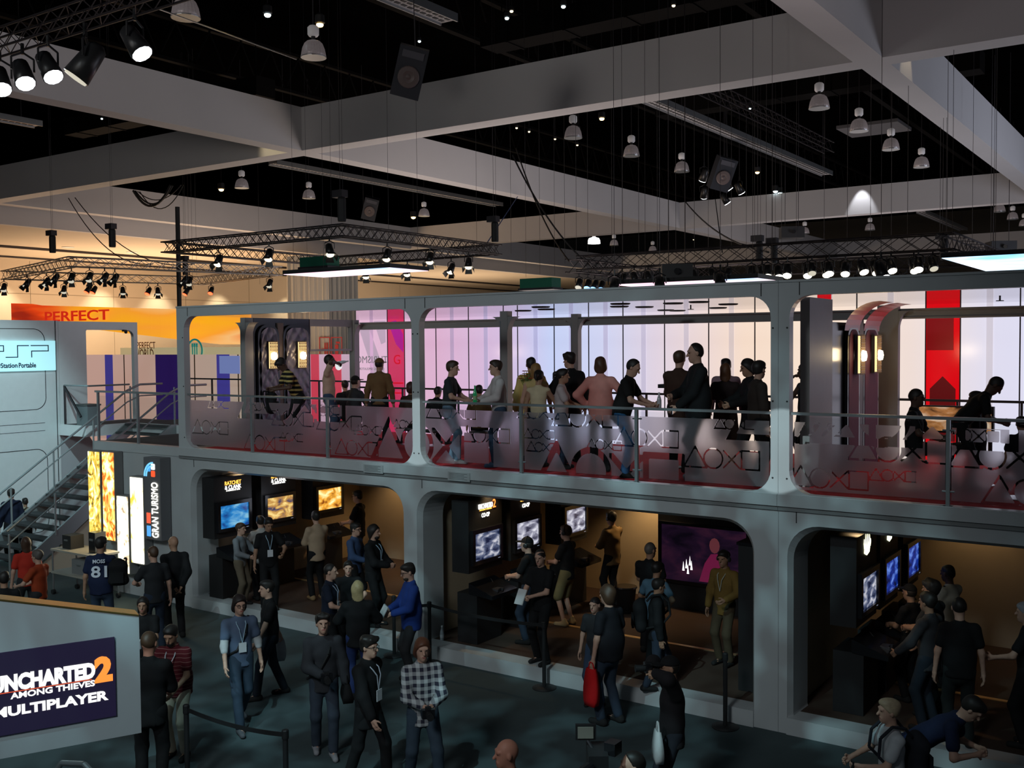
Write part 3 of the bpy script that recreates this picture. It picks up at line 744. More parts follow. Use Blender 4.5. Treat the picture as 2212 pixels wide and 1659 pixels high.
def hdr_text(lines):
    def f(t):
        for body, z, w_, h_, m in lines: text_mesh('lettering', body, m, .1, R_SIDE, (.046, 0, z), t, depth=.003, fit=(w_, h_))
    return f
ORG = glow('orange_letters', (1, .42, .06), 3.2); WHT = glow('white_letters', (1, .97, .9), 3.2); RDL = glow('red_orange_letter', (1, .20, .03), 3.0)
rc_hdr = hdr_text([('RATCHET', 2.235, .40, .075, ORG), ('& CLANK', 2.15, .40, .075, WHT), ('A CRACK IN TIME', 2.09, .34, .03, WHT)])
un_hdr = hdr_text([('UNCHARTED', 2.235, .40, .085, WHT), ('AMONG THIEVES', 2.175, .34, .022, ORG), ('CO-OP', 2.085, .22, .07, WHT)])
def un2(t):
    un_hdr(t); text_mesh('lettering', '2', RDL, .1, R_SIDE, (.048, .245, 2.245), t, depth=.003, fit=(.08, .14))
def claw(t):
    q = MB()
    for a, l in ((-.11, .13), (-.05, .19), (.02, .22), (.09, .18), (.13, .10)):
        q.plate([[(a-.022, 2.16), (a+.022, 2.16), (a*1.25+.012, 2.16+l*.6), (a*1.2, 2.16+l), (a*1.25-.012, 2.16+l*.55)]], FX, .042, .048)
    q.plate([[(-.13, 2.10), (-.02, 2.06), (.10, 2.09), (.13, 2.17), (-.12, 2.17)]], FX, .042, .049)
    q.build('emblem', glow('emblem_glow', (1, .98, .62), 3.0), t)['kind'] = 'stuff'
SB = screen_mat('screen_blue', S(20, 60, 130), S(40, 130, 200), S(130, 190, 220), 1.0)
SO = screen_mat('screen_canyon', S(60, 60, 90), S(190, 140, 70), S(250, 220, 140), 1.1, 7)
SO2 = screen_mat('screen_fire', S(120, 50, 10), S(240, 170, 60), S(255, 245, 180), 1.2, 6)
SG = screen_mat('screen_ruin', S(20, 30, 60), S(90, 100, 130), S(220, 220, 230), .9, 8)
SG2 = screen_mat('screen_snow', S(60, 60, 80), S(150, 150, 170), S(240, 240, 250), .9, 8)
SB2 = screen_mat('screen_deepblue', S(5, 12, 40), S(20, 50, 150), S(110, 150, 240), .9, 6)
kiosk(.8, .51, 'black game kiosk showing a blue flight scene beneath a lit orange title', SB, rc_hdr)
kiosk(.8, 1.70, 'black game kiosk showing a sandy canyon scene beneath a lit orange title', SO, rc_hdr)
kiosk(.8, 3.13, 'black game kiosk with a fiery yellow scene beside the tan rear wall', SO2, rc_hdr)
kiosk(6.75, .75, 'black game kiosk with a cool street scene and a lit co-op title', SG, un2)
kiosk(6.75, 1.95, 'black game kiosk with a pale snowy scene behind the man in a dark cap', SG2, un2)
kiosk(6.75, 3.58, 'black game kiosk with a grey rubble scene beside the lit tan wall', SG2, un2)
kiosk(12.9, .91, 'black game kiosk with a pale blue vertical scene under a glowing claw emblem', SG, claw)
kiosk(12.9, 2.04, 'black game kiosk with a dark blue scene under a glowing claw emblem', SB2, claw)
kiosk(12.9, 3.28, 'black game kiosk with a bright blue scene beside the tan rear wall', SB2, claw)
lamp('screen_spill', 'POINT', (1.3, 1.4, 2.0), (3, 1, 1), 5, (.8, .85, 1), .3)
# wide television at the back of the middle bay
t = thing('wide_television', 'wide black television with a dim purple picture at the back of the middle bay', 'television', (8.26, 4.30, Z_C))
MB().box(-.1, 1.95, .04, .5, 0, 2.1).build('cabinet', BLACK, t)
MB().plate([rrect(-.06, 1.72, .47, 1.60), rrect(.0, 1.66, .53, 1.55)], FY, -.04, .04).build('bezel', BLACKG, t)
tvm = screen_mat('screen_purple', S(16, 10, 24), S(40, 22, 46), S(70, 34, 58), .45, 3)
tv = MB().box(.0, 1.66, -.01, .04, .52, 1.56).build('screen', tvm, t)
pk = glow('tv_pink', S(150, 40, 90), .35); sk = glow('tv_skin', S(140, 70, 80), .35)
MB().plate([[(.75, .56), (1.35, .56), (1.30, .95), (1.12, 1.10), (.98, 1.08), (.86, .90)]], FY, -.014, -.010).build('picture_robe', pk, tv)
MB().plate([[(1.05+.10*cos(a*pi/6), 1.24+.14*sin(a*pi/6)) for a in range(12)]], FY, -.014, -.010).build('picture_face', sk, tv)
fl = MB()
for i, (u, v) in enumerate(((.44, .75), (.50, .80), (.57, .86), (.60, .78), (.53, .70))): fl.plate([[(u-.022, v-.03), (u+.022, v-.03), (u, v+.14)]], FY, -.016, -.012)
fl.build('picture_candles', glow('tv_white', (1, .95, .95), 1.6), tv)['kind'] = 'stuff'
# black cabinets on the bay floors
for x0, x1, y0, y1, h_, lab in ((4.05, 4.75, 3.2, 4.2, 1.75, 'tall black cabinet against the tan rear wall of the first bay'), (11.24, 11.78, .66, 1.5, 2.1, 'tall black cabinet beside the double column in the middle bay'), (15.0, 15.35, 4.5, 4.8, 2.2, 'tall dark banner on the tan rear wall of the claw emblem bay')):
    t = thing('black_cabinet', lab, 'cabinet', (x0, y0, Z_C))
    MB().box(0, x1-x0, 0, y1-y0, 0, h_-.04).build('body', BLACK, t); MB().box(-.02, x1-x0+.02, -.02, y1-y0+.02, h_-.04, h_).build('top', BLACKG, t)
t = thing('waste_bin', 'small black waste bin beside the man in the brown shirt', 'bin', (7.9, 3.55, Z_C))
MB().lathe([(.15, 0), (.19, .45), (.20, .46), (.18, .46), (.14, .03)], n=18).build('body', BLACK, t, True); MB().lathe([(.2, .44), (.212, .46), (.2, .48)], n=18).build('rim', BLACKG, t)

# ================================================================== left wing: wall with light boxes, stairs, handheld console wall
wing = thing('wing_wall', 'grey wing wall that carries the lit picture boxes', 'wall panel', (-2.95, 0, 0))
MB().box(0, 2.84, 0.02, .16, 0, 3.12).build('panel', PAINT, wing)
MB().box(0, 2.84, -.0, .18, 2.96, 3.14).build('edge_band', PAINT, wing)
struct(MB().box(-2.95, -.1, .18, 6.2, 3.06, 3.13).build('floor_landing', DECKD), 'dark landing deck beside the stairs')
struct(MB().box(-8.1, -6.95, 2.45, 4.9, 3.0, 3.13).build('floor_walkway', DECKD), 'dark walkway deck')
struct(MB().box(-6.95, -2.95, 3.75, 6.2, 3.0, 3.13).build('floor_walkway_rear', DECKD), 'dark walkway deck')
def art(name, cols, scale, s, seed):
    m = bpy.data.materials.new(name); m.use_nodes = True; nt = m.node_tree; b = nt.nodes['Principled BSDF']
    tc = nt.nodes.new('ShaderNodeTexCoord'); mp = nt.nodes.new('ShaderNodeMapping'); mp.inputs['Location'].default_value = (seed, seed*.7, seed*1.3); mp.inputs['Scale'].default_value = (1.6, 1, 1)
    n = nt.nodes.new('ShaderNodeTexNoise'); n.inputs['Scale'].default_value = scale; n.inputs['Detail'].default_value = 6; n.inputs['Distortion'].default_value = 1.4
    cr = nt.nodes.new('ShaderNodeValToRGB'); e = cr.color_ramp.elements
    e[0].position = .32; e[0].color = (*cols[0], 1); e[1].position = .66; e[1].color = (*cols[-1], 1)
    for i, c in enumerate(cols[1:-1]): k_ = e.new(.32+.34*(i+1)/(len(cols)-1)); k_.color = (*c, 1)
    nt.links.new(tc.outputs['Object'], mp.inputs[0]); nt.links.new(mp.outputs[0], n.inputs['Vector']); nt.links.new(n.outputs['Fac'], cr.inputs[0])
    nt.links.new(cr.outputs[0], b.inputs['Emission Color']); b.inputs['Emission Strength'].default_value = s
    b.inputs['Base Color'].default_value = (.05, .05, .05, 1)
    return m
Y1, Y2, DK, WH, OR = S(255, 235, 120), S(235, 190, 60), S(50, 36, 10), S(255, 255, 240), S(245, 110, 20)
boxes = [(-2.86, -2.47, 1.18, 2.94, art('art_gold', [DK, Y2, Y1, WH], 4.5, 1.25, 1), 'tall lit picture box with gold and dark figures nearest the stairs'),
         (-2.36, -1.98, 1.13, 2.95, art('art_flame', [S(70, 14, 4), OR, Y1, WH], 3.2, 1.7, 2), 'tall lit picture box with an orange flame picture'),
         (-1.89, -1.53, .50, 2.07, art('art_pale', [S(120, 80, 50), S(255, 240, 200), WH, WH], 3.6, 1.8, 3), 'low lit picture box, pale with brown traces'),
         (-1.43, -1.03, .75, 2.49, art('art_white', [S(200, 180, 60), S(255, 250, 210), WH, WH], 2.4, 1.9, 5), 'mid-height lit picture box glowing almost white')]
for a, b, z0, z1, m_, lab in boxes:
    t = thing('picture_box', lab, 'light box', (a, 0, z0))
    MB().box(-.02, b-a+.02, -.20, -.004, -.02, z1-z0+.02).build('housing', PAINT_D, t)
    MB().box(0, b-a, -.215, -.20, 0, z1-z0).build('lit_picture', m_, t)
    lamp('picture_box_spill', 'AREA', ((a+b)/2, -.25, (z0+z1)/2), ((a+b)/2+.3, -3, .8), 13, (1, .86, .55), .35, size_y=1.6)
t = thing('title_box', 'grey upright box with a blue and red racing logo and bright vertical title', 'light box', (-.93, 0, 1.29))
MB().box(0, .52, -.24, -.004, 0, 1.64).build('housing', mat('title_grey', (.16, .16, .17), .4), t)
for col, dx, dz, k_ in ((S(70, 150, 220), .10, 1.36, 0), (S(230, 80, 40), .24, 1.26, 1), (S(230, 230, 230), .24, 1.40, 2)):
    MB().plate([rrect(dx, dx+.12, dz, dz+.12, .02, .02, .02, .02, 3)], FY, -.248, -.24).build('logo_tile', glow('logo_tile_%d' % k_, col, 1.4), t)
ar = MB()
for r_ in (.20, .26):
    for i in range(8):
        a0, a1 = pi*.5+i*pi/16, pi*.5+(i+1)*pi/16
        ar.plate([[(.30+r_*cos(a0), 1.26+r_*sin(a0)), (.30+(r_+.035)*cos(a0), 1.26+(r_+.035)*sin(a0)), (.30+(r_+.035)*cos(a1), 1.26+(r_+.035)*sin(a1)), (.30+r_*cos(a1), 1.26+r_*sin(a1))]], FY, -.248, -.24)
ar.build('logo_arc', glow('logo_blue', S(110, 190, 245), 1.5), t)
RV = Matrix(((0, -1, 0), (0, 0, -1), (1, 0, 0)))
text_mesh('lettering', 'GRAN TURISMO', glow('title_white', (1, .99, .85), 3.4), .2, RV, (.34, -.25, .60), t, depth=.004, fit=(1.10, .20))
for i, c in enumerate((S(80, 160, 230), S(225, 90, 60))): MB().box(.07, .19, -.248, -.24, .06+i*.26, .27+i*.26).build('colour_tile', glow('colour_tile_%d' % i, c, 1.3), t)
lamp('title_box_spill', 'AREA', (-.6, -.3, 2.0), (-.6, -3, 1), 4, (1, .95, .8), .3, size_y=1.0)
# landing railing of clear glass
t = thing('landing_railing', 'clear glass railing at the front of the dark landing', 'railing', (0, .10, 0))
MB().box(-3.0, -.1, -.03, .03, 4.17, 4.21).build('top_rail', RAILM, t)
for x in (-2.92, -1.55, -.14): MB().box(x-.022, x+.022, -.022, .022, 3.14, 4.17).build('post', RAILM, t)
for a, b in ((-2.88, -1.6), (-1.5, -.2)): MB().box(a, b, -.006, .0, 3.2, 4.1).build('glass_pane', clear, t)
# stairs
t = thing('staircase', 'dark open staircase climbing beside the console wall to the walkway', 'stairs', (-6.85, -.75, 0))
n = 16; run, rise = 4.5/n, 3.13/n
for i in range(n):
    tr_ = MB().box(0, 1.75, i*run, (i+1)*run+.03, (i+1)*rise-.05, (i+1)*rise).build('tread', DECKD, t)
    MB().box(0, 1.75, (i+1)*run-.02, (i+1)*run, i*rise+.15, (i+1)*rise-.05).build('riser', BLACK, tr_)
for x in (-.06, 1.75):
    MB().plate([[(0, -.0), (.3, -.0), (4.5, 2.9), (4.5, 3.16), (4.3, 3.16), (0, .18)]], lambda u, v, d: (d, u, v), x, x+.06).build('stringer', RAILM, t)
MB().plate([[(.5, 0.02), (4.45, 0.02), (4.45, 2.85)]], lambda u, v, d: (d, u, v), 1.70, 1.74).build('side_panel', mat('stair_side', (.55, .48, .36), .7), t)
def hrail(name, x, h0, label):
    r = thing(name, label, 'handrail', (x, -.75, 0))
    f = lambda y: y*(3.13/4.5)
    for dz, rr in ((1.0, .028), (.70, .018), (.0, 0)):
        if rr: MB().path([(0, -.05, dz+.12), (0, 4.3, dz+f(4.3)), (0, 4.7, dz+3.14), (0, 5.4, dz+3.14)], rr, 8).build('rail', RAILM, r)
    for y in (.0, 1.1, 2.2, 3.3, 4.4): MB().tube((0, y, f(y)+.1), (0, y, f(y)+1.05), .022, 6).build('post', RAILM, r)
    return r
hrail('stair_handrail', -6.85, 0, 'grey metal handrail of the stairs along the console wall')
r_ = hrail('stair_handrail', -5.03, 0, 'grey metal handrail with glass panes on the outer side of the stairs')
for y0, y1 in ((.05, 1.05), (1.15, 2.15), (2.25, 3.25)):
    f = 3.13/4.5
    MB().plate([[(y0, y0*f+.2), (y1, y1*f+.2), (y1, y1*f+.9), (y0, y0*f+.9)]], FX, -.005, .0).build('glass_pane', clear, r_)
# walkway edge, its railing and a bin
t = thing('walkway_edge', 'white fascia band along the edge of the walkway', 'fascia', (0, 0, 0))
MB().box(-8.1, -6.95, 2.38, 2.45, 2.86, 3.14).build('front_band', WHITE, t); MB().box(-6.95, -6.90, 2.38, 3.75, 2.86, 3.14).build('side_band', WHITE, t); MB().box(-6.9, -2.95, 3.70, 3.75, 2.86, 3.14).build('rear_band', WHITE, t)
t = thing('walkway_railing', 'dark tube railing around the walkway before the peach wall', 'railing', (0, 0, 0))
MB().path([(-8.0, 2.5, 4.15), (-8.0, 2.5, 3.14)], .025, 6).build('post', DARKM, t)
MB().path([(-8.0, 2.5, 4.15), (-6.95, 2.5, 4.15), (-6.95, 3.7, 4.15)], .025, 6).build('rail', RAILM, t)
MB().path([(-8.0, 2.5, 4.12), (-7.3, 2.5, 3.35)], .035, 6).build('brace', DARKM, t)
MB().box(-8.0, .1, 6.1, 6.14, 4.2, 4.24).build('rear_rail', DARKM, t)
for x in (-6.6, -5.2, -3.8, -2.4, -1.0): MB().box(x-.02, x+.02, 6.1, 6.14, 3.14, 4.2).build('post', DARKM, t)
t = thing('waste_bin', 'grey waste bin standing on the walkway by the brace', 'bin', (-7.35, 2.75, 3.13))
MB().box(-.24, .24, -.18, .18, 0, .50).build('body', mat('bin_grey', (.16, .19, .20), .5), t); MB().box(-.26, .26, -.20, .20, .50, .54).build('rim', mat('bin_rim', (.07, .08, .08), .5), t)
# console wall
cw = thing('console_wall', 'tall pale wall with a lit handheld console sign', 'wall panel', (-8.1, 0, 0))
MB().box(-.12, 0, -9, 2.42, 0, 5.83).build('panel', WHITE, cw)
MB().box(-.10, .012, 2.33, 2.345, 0, 5.83).build('joint', GROOVE, cw)
gj = MB()
for z0, z1 in ((3.55, 5.62), (0.4, 2.55)):
    lp = rrect(-8, 2.05, z0, z1, .3, .3, .3, .3); li = rrect(-7.985, 2.035, z0+.015, z1-.015, .29, .29, .29, .29)
    gj.plate([lp, li], FX, 0, .006)
gj.build('panel_line', GROOVE, cw)
for z in (3.0, 3.2): MB().box(0, .004, -9, 2.0, z, z+.012).build('panel_line', GROOVE, cw)
sg = MB().box(.0, .06, -1.2, 2.30, 4.55, 5.31).build('sign_face', mat('sign_cyan', (.5, .7, .75), .4, emit=S(160, 226, 236), estr=.85), cw)
ink = mat('sign_ink', (.01, .02, .06), .5)
def strokes(pts): 
    q = MB()
    for (a, b), (c, d) in zip(pts[:-1], pts[1:]): q.box(.061, .066, min(a, c)-.012, max(a, c)+.012, min(b, d)-.012, max(b, d)+.012)
    return q
for pts in ([(.48, 4.90), (.48, 5.05), (.92, 5.05), (.92, 5.19), (.47, 5.19)], [(.98, 4.90), (1.28, 4.90), (1.28, 5.19), (1.57, 5.19)], [(1.65, 4.90), (1.65, 5.05), (2.10, 5.05), (2.10, 5.19), (1.64, 5.19)]):
    pts = [(u-.0, v) for u, v in pts]
    strokes(pts).build('logo_letter', ink, sg)
strokes([(.50, 5.06), (.80, 5.06), (.80, 5.19), (.90, 5.19)]).build('logo_letter', ink, sg) if False else None
text_mesh('lettering', 'PlayStation', ink, .14, R_SIDE, (.063, .93, 4.68), sg, depth=.002, fit=(.68, .16), bold=.004)
text_mesh('lettering', 'Portable', ink, .14, R_SIDE, (.063, 1.53, 4.695), sg, depth=.002, fit=(.46, .13), bold=.004)
ef = thing('wing_frame', 'pale end frame with an open doorway beside the console wall', 'booth frame', (-8.1, 0, 0))
MB().plate([rrect(2.43, 4.80, 3.13, 5.82), rrect(3.22, 4.68, 3.14, 5.60, 0, 0, .18, .05)], FX, -.12, 0).build('door_frame', WHITE, ef)
MB().plate([[(2.43, 0), (2.43, 2.86), (3.2, 2.86), (4.3, 1.2), (4.3, 0)]], FX, -.12, -.02).build('lower_panel', mat('wing_grey', (.42, .43, .45), .5), ef)
t = thing('security_camera', 'small dark dome camera under the doorway header', 'camera', (-7.98, 4.35, 5.56))
MB().box(-.14, .0, -.03, .03, .0, .05).build('bracket', DARKM, t); MB().lathe([(.001, -.06), (.035, -.05), (.05, 0), (.05, .03)], (.0, 0, 0), 10).build('dome', BLACKG, t, True)
# equipment cart below the stairs
t = thing('utility_cart', 'metal two-shelf equipment cart below the stairs', 'cart', (-3.2, -.9, 0), radians(0))
for z in (.45, .92): MB().box(0, 1.5, 0, .6, z, z+.04).build('shelf', mat('cart_top', (.36, .33, .28), .5), t)
for x in (.03, 1.47):
    for y in (.03, .57):
        lg = MB().tube((x, y, .10), (x, y, .95), .018, 6).build('leg', METAL, t); MB().lathe([(.05, -.03), (.055, 0), (.05, .03)], (x, y, .055), 10, Matrix.Rotation(pi/2, 3, 'X')).build('castor', BLACK, lg)
for dx, dy, z, sx, sy, sz, lab, m_ in ((.35, .3, .96, .3, .3, .28, 'black equipment box on top of the metal cart', BLACK), (.85, .3, .49, .5, .4, .3, 'dark case on the lower shelf of the metal cart', PAINT_D), (1.2, .3, .96, .22, .25, .42, 'upright black device on the end of the metal cart', BLACKG)):
    t = thing('equipment_case', lab, 'case', (-3.2+dx, -.9+dy, z))
    MB().box(-sx/2, sx/2, -sy/2, sy/2, 0, sz).build('body', m_, t); MB().box(-.06, .06, -sy/2-.02, -sy/2, sz*.6, sz*.7).build('handle', METAL, t)
# ================================================================== foreground title sign
A0 = ony(300, 1330, -8.33); yaw_s = radians(25.4)
dirv = Vector((sin(yaw_s), cos(yaw_s), 0)); nrm = Vector((cos(yaw_s), -sin(yaw_s), 0))
P0 = Vector(A0)
t = thing('title_sign', 'large pale sign panel with a dark screen reading the multiplayer title', 'sign', (P0.x, P0.y, 0))
zb, zr, zl = 2.26, 3.13, 3.62
RS = Matrix((tuple(dirv), (0, 0, 1), tuple(nrm))).transposed()
def SF(u, v, d): return tuple(dirv*u+nrm*d+Vector((0, 0, v)))
MB().plate([[(-2.4, zb), (0, zb), (0, zr), (-2.4, zr+.62)]], SF, 0, -.16).build('panel', mat('sign_white', (.52, .62, .65), .5, noise=.04), t)
MB().plate([[(-2.4, zr+.62), (0, zr), (0, zr+.012), (-2.4, zr+.632)]], SF, .004, -.164).build('gilt_edge', mat('gilt', (.8, .6, .2), .25, .9), t)
sb = MB().plate([rrect(-1.75, -.175, zb+.165, zb+.745)], SF, .012, .001).build('screen', glow('sign_dark', S(24, 18, 48), .85), t)
wl_ = glow('sign_letters', (1, 1, 1), 1.25); og_ = glow('sign_orange', S(255, 150, 60), 1.15)
def st(body, u, v, w_, h_, m, bold=0.0): text_mesh('lettering', body, m, .1, RS, SF(u, v, .014), sb, depth=.002, fit=(w_, h_), bold=bold)
st('UNCHARTED', -.645, zb+.525, .67, .120, wl_, .006); st('2', -.255, zb+.522, .125, .19, og_, .006)
st('AMONG THIEVES', -.59, zb+.432, .55, .044, wl_, .003); st('MULTIPLAYER', -.60, zb+.328, .75, .072, wl_, .004)
MB().plate([rrect(-1.25, -.335, zb+.458, zb+.463)], SF, .016, .012).build('rule', glow('sign_rule', S(230, 90, 50), 1.0), sb)
for u in (-2.3, -1.6): MB().tube(SF(u, 0, -.08), SF(u, zb, -.08), .04, 10).build('leg', METAL, t)
# ================================================================== rigging
def truss(label, pts, w_, m, parts_name='chord', pitch=None, group=None):
    """closed or open box truss through level corner points"""
    c = Vector(pts[0]); t = thing('lighting_truss', label, 'truss', c, 0, group)
    pitch = pitch or w_
    for a, b in zip(pts[:-1], pts[1:]):
        a = Vector(a)-c; b = Vector(b)-c; d = (b-a); L_ = d.length; d.normalize(); s = Vector((-d.y, d.x, 0)); h = w_/2
        for i in (-1, 1):
            for j in (-1, 1):
                o = s*h*i+Vector((0, 0, h*j)); MB().tube(a+o-d*h, b+o+d*h, .022, 6).build('chord', m, t)
        n = max(2, int(L_/pitch)); q = MB()
        for k in range(n):
            p0 = a+d*(L_*k/n); p1 = a+d*(L_*(k+1)/n); 
            for i in (-1, 1):
                o = s*h*i; z = Vector((0, 0, h))
                q.tube(p0+o-z, p1+o+z, .011, 3, cap=False); q.tube(p0+o+z, p1+o-z, .011, 3, cap=False)
            if k % 2 == 0:
                for j in (-1, 1): q.tube(p0+s*h+Vector((0, 0, h*j)), p1-s*h+Vector((0, 0, h*j)), .010, 3, cap=False)
        q.build('lattice', m, t)['kind'] = 'stuff'
        for p_ in (a, b): MB().cbox(p_, w_*1.05, w_*1.05, w_*1.1, math.atan2(d.y, d.x)).build('corner_block', m, t) if w_ < .0 else None
    return t
truss('black square lighting truss hanging above the deck', [(-8.25, 6.0, 8.0), (-1.4, 6.0, 8.0), (-1.4, 12.6, 8.0), (-8.25, 12.6, 8.0), (-8.25, 6.0, 8.0)], .29, TRUSSM)
truss('bare aluminium truss above the orange banner, lit orange', [(-22.5, 9.2, 8.0), (-14.9, 7.2, 8.0), (-12.9, 14.4, 8.0), (-19.8, 16.4, 8.0), (-22.5, 9.2, 8.0)], .32, TRUSSA, pitch=.45)
truss('wide black truss crowded with lit stage lamps on the right', [(1.0, 13.9, 7.55), (11.2, 13.9, 7.55), (11.2, 20, 7.55), (.2, 20, 7.55), (.2, 14.6, 7.55)], .40, TRUSSM, pitch=.55)
truss('black truss with moving lamps beside the near ceiling beams', [(-2.2, -2.75, 10.6), (6.5, -2.75, 10.6)], .34, TRUSSM, pitch=.45)
t = truss('thin dark truss high among the pendant lamps', [(3.2, 15, 13.2), (3.2, 30, 13.2)], .4, TRUSSM, pitch=.6)
for q in (1.0, 7.5, 14.0): MB().tube((.2, q, .18), (.2, q, 3.8), .008, 5).build('hanger', TRUSSM, t)

# stage lamps
CAN = mat('lamp_can_black', (0.02, 0.02, 0.021), 0.35, 0.3)
def stage_lamp(name, label, group, lens, doors=True, size=1.0):
    t = thing(name, label, 'stage lamp', (0, 0, -50), 0, group)
    s = size
    MB().path([(-.12*s, 0, -.16*s), (-.12*s, 0, -.02*s), (0, 0, .04*s), (.12*s, 0, -.02*s), (.12*s, 0, -.16*s)], .012*s, 5).build('yoke', CAN, t)
    MB().tube((0, 0, .02*s), (0, 0, .14*s), .02*s, 6).build('clamp', CAN, t)
    R = Matrix.Rotation(radians(35), 3, 'X')
    MB().lathe([(.04*s, .20*s), (.085*s, .16*s), (.10*s, .02*s), (.115*s, -.14*s), (.10*s, -.14*s)], (0, 0, -.20*s), 12, R).build('can', CAN, t, True)
    MB().lathe([(.001, -.165*s), (.098*s, -.155*s), (.104*s, -.135*s)], (0, 0, -.20*s), 12, R).build('lens', lens, t)
    if doors:
        for k in range(4):
            a = k*pi/2; Q = R @ Matrix.Rotation(a, 3, 'Z')
            c = Vector((0, 0, -.20*s))
            vs = [c+Q @ Vector(v) for v in ((-.085*s, .10*s, -.14*s), (.085*s, .10*s, -.14*s), (.11*s, .17*s, -.26*s), (-.11*s, .17*s, -.26*s))]
            vs += [v+Q @ Vector((0, .006, 0)) for v in vs]
            MB().add(vs, [(0, 1, 2, 3), (7, 6, 5, 4), (0, 1, 5, 4), (1, 2, 6, 5), (2, 3, 7, 6), (3, 0, 4, 7)]).build('barn_door', CAN, t)
    return t
WARM = glow('lens_warm', (1, .88, .65), 2.5); REDL = glow('lens_red', (1, .06, .02), 6); HOT = glow('lens_white', (.9, .96, 1), 9); DIM = glow('lens_dim', (.8, .75, .6), .8); BLU = glow('lens_blue', (.15, .4, 1), 4); YEL = glow('lens_yellow', (1, .93, .72), 8)
TR_C = [(-8.25, 6.0), (-1.4, 6.0), (-1.4, 12.6), (-8.25, 12.6), (-8.25, 6.0)]; TR_L = [(-22.5, 9.2), (-14.9, 7.2), (-12.9, 14.4), (-19.8, 16.4), (-22.5, 9.2)]; TR_R = [(1.0, 13.9), (11.2, 13.9), (11.2, 20), (.2, 20), (.2, 14.6)]; TR_N = [(-2.2, -2.75), (6.5, -2.75)]
HALF = {id(TR_C): .145, id(TR_L): .16, id(TR_R): .20, id(TR_N): .17}
TAKEN = []                                  # lamps already clamped to a truss
def pix(P):
    d = np.array(P)-CAM_C; z = d @ _fw; return 1106+CAM_F*(d @ _r)/z, 829.5-CAM_F*(d @ _u)/z
def seat_on(line, x, y, z, gap):
    """the free spot under a bottom chord of the truss that lies nearest to where the photograph shows the lamp"""
    best = None
    for a, b in zip(line[:-1], line[1:]):
        a, b = Vector(a), Vector(b); d = (b-a); L_ = d.length; d.normalize(); n = Vector((-d.y, d.x))*HALF[id(line)]
        for side in (1, -1):
            for k in range(int(L_/.05)+1):
                q = a+d*(k*.05)+n*side; P = (q.x, q.y, z)
                if any((Vector(P)-Vector(t[0])).length < (gap+t[1])/2 for t in TAKEN): continue
                u, v = pix(P); c = abs(u-x)+.6*abs(v-y)
                if best is None or c < best[0]: best = (c, P)
    TAKEN.append((best[1], gap)); return best[1]
def hang(kind, pts, z, faces, first, line=None, gap=.42):
    for i, (x, y) in enumerate(pts):
        P = seat_on(line, x, y, z, gap) if line else onz(x, y, z)
        rz = faces if not callable(faces) else faces(i)
        if first[0]: kind.location = P; kind.rotation_euler = (0, 0, rz); first[0] = False
        else: dup(kind, P, rz)
rr = random.Random(11)
fa = lambda i: rr.uniform(-.6, .6)+3.6
k1 = stage_lamp('stage_lamp', 'black stage lamp with barn doors hanging from the square truss', 'stage lamps under the square truss', WARM)
hang(k1, [(472, 546), (581, 533), (711, 522), (837, 534), (930, 541), (1012, 553), (975, 572), (880, 588), (790, 594)], 7.72, fa, [True], TR_C)
k2 = stage_lamp('stage_lamp', 'black stage lamp with a dim lens on the bare aluminium truss', 'dim stage lamps on the aluminium truss', DIM)
hang(k2, [(8, 592), (58, 580), (100, 598), (119, 590), (138, 603), (155, 600), (248, 600), (265, 604), (342, 606), (408, 606), (193, 580), (225, 585), (405, 590), (583, 583)], 7.7, fa, [True], TR_L)
k3 = stage_lamp('stage_lamp', 'stage lamp glowing red on the bare aluminium truss', 'red stage lamps on the aluminium truss', REDL, False)
hang(k3, [(190, 604), (203, 606), (321, 608), (402, 610), (456, 610)], 7.7, fa, [True], TR_L)
k4 = stage_lamp('stage_lamp', 'lit warm white stage lamp crowding the wide right truss', 'lit stage lamps on the right truss', YEL, False, 1.1)
hang(k4, [(1622, 570), (1648, 565), (1650, 578), (1672, 565), (1745, 575), (1785, 573), (1792, 560), (1826, 560), (1863, 558), (1892, 566), (1925, 566), (1973, 560), (1985, 568), (1700, 562)], 7.22, lambda i: rr.uniform(3.2, 3.9), [True], TR_R)
k5 = stage_lamp('stage_lamp', 'unlit black stage lamp low on the right truss', 'unlit stage lamps on the right truss', DIM, False)
hang(k5, [(1250, 600), (1345, 588), (1370, 590), (1392, 590), (1400, 597), (1440, 587), (1500, 590), (1540, 590), (1570, 585), (1420, 596), (1470, 595), (1760, 545), (1850, 548), (1940, 552), (2000, 575), (2015, 570), (1955, 572)], 7.22, fa, [True], TR_R)
k6 = stage_lamp('stage_lamp', 'small blue stage lamp at the end of the right truss', 'blue stage lamps on the right truss', BLU, False)
hang(k6, [(1270, 605), (1285, 605), (1298, 607)], 7.22, fa, [True], TR_R)
k7 = stage_lamp('stage_lamp', 'stage lamp with a dazzling white lens hanging over the roof edge of the booth', 'dazzling white stage lamps', HOT, False, 1.2)
MB().tube((0, 0, .16), (0, 0, 10.25), .006, 5).build('drop_pipe', DARKM, k7)
for i, (x, y) in enumerate(((1327, 598), (1425, 594), (1556, 588), (1903, 562))):
    P = ony(x, y, 8.6)
    if i == 0: k7.location = P; k7.rotation_euler = (0, 0, 3.5)
    else: dup(k7, P, 3.5+.2*i)
lamp('stage_lamp_beam', 'SPOT', (4.2, 9.0, 6.6), (6, 0, 5.0), 150, (.85, .93, 1), .1, 60, .6)
k8 = stage_lamp('moving_light', 'large black moving light under the near truss with a cold lens', 'moving lights under the near truss', HOT, False, 1.6)
hang(k8, [(105, 100), (75, 105), (293, 50)], 10.32, lambda i: (-1.5, -1.8, -1.3)[i], [True], TR_N, .75)
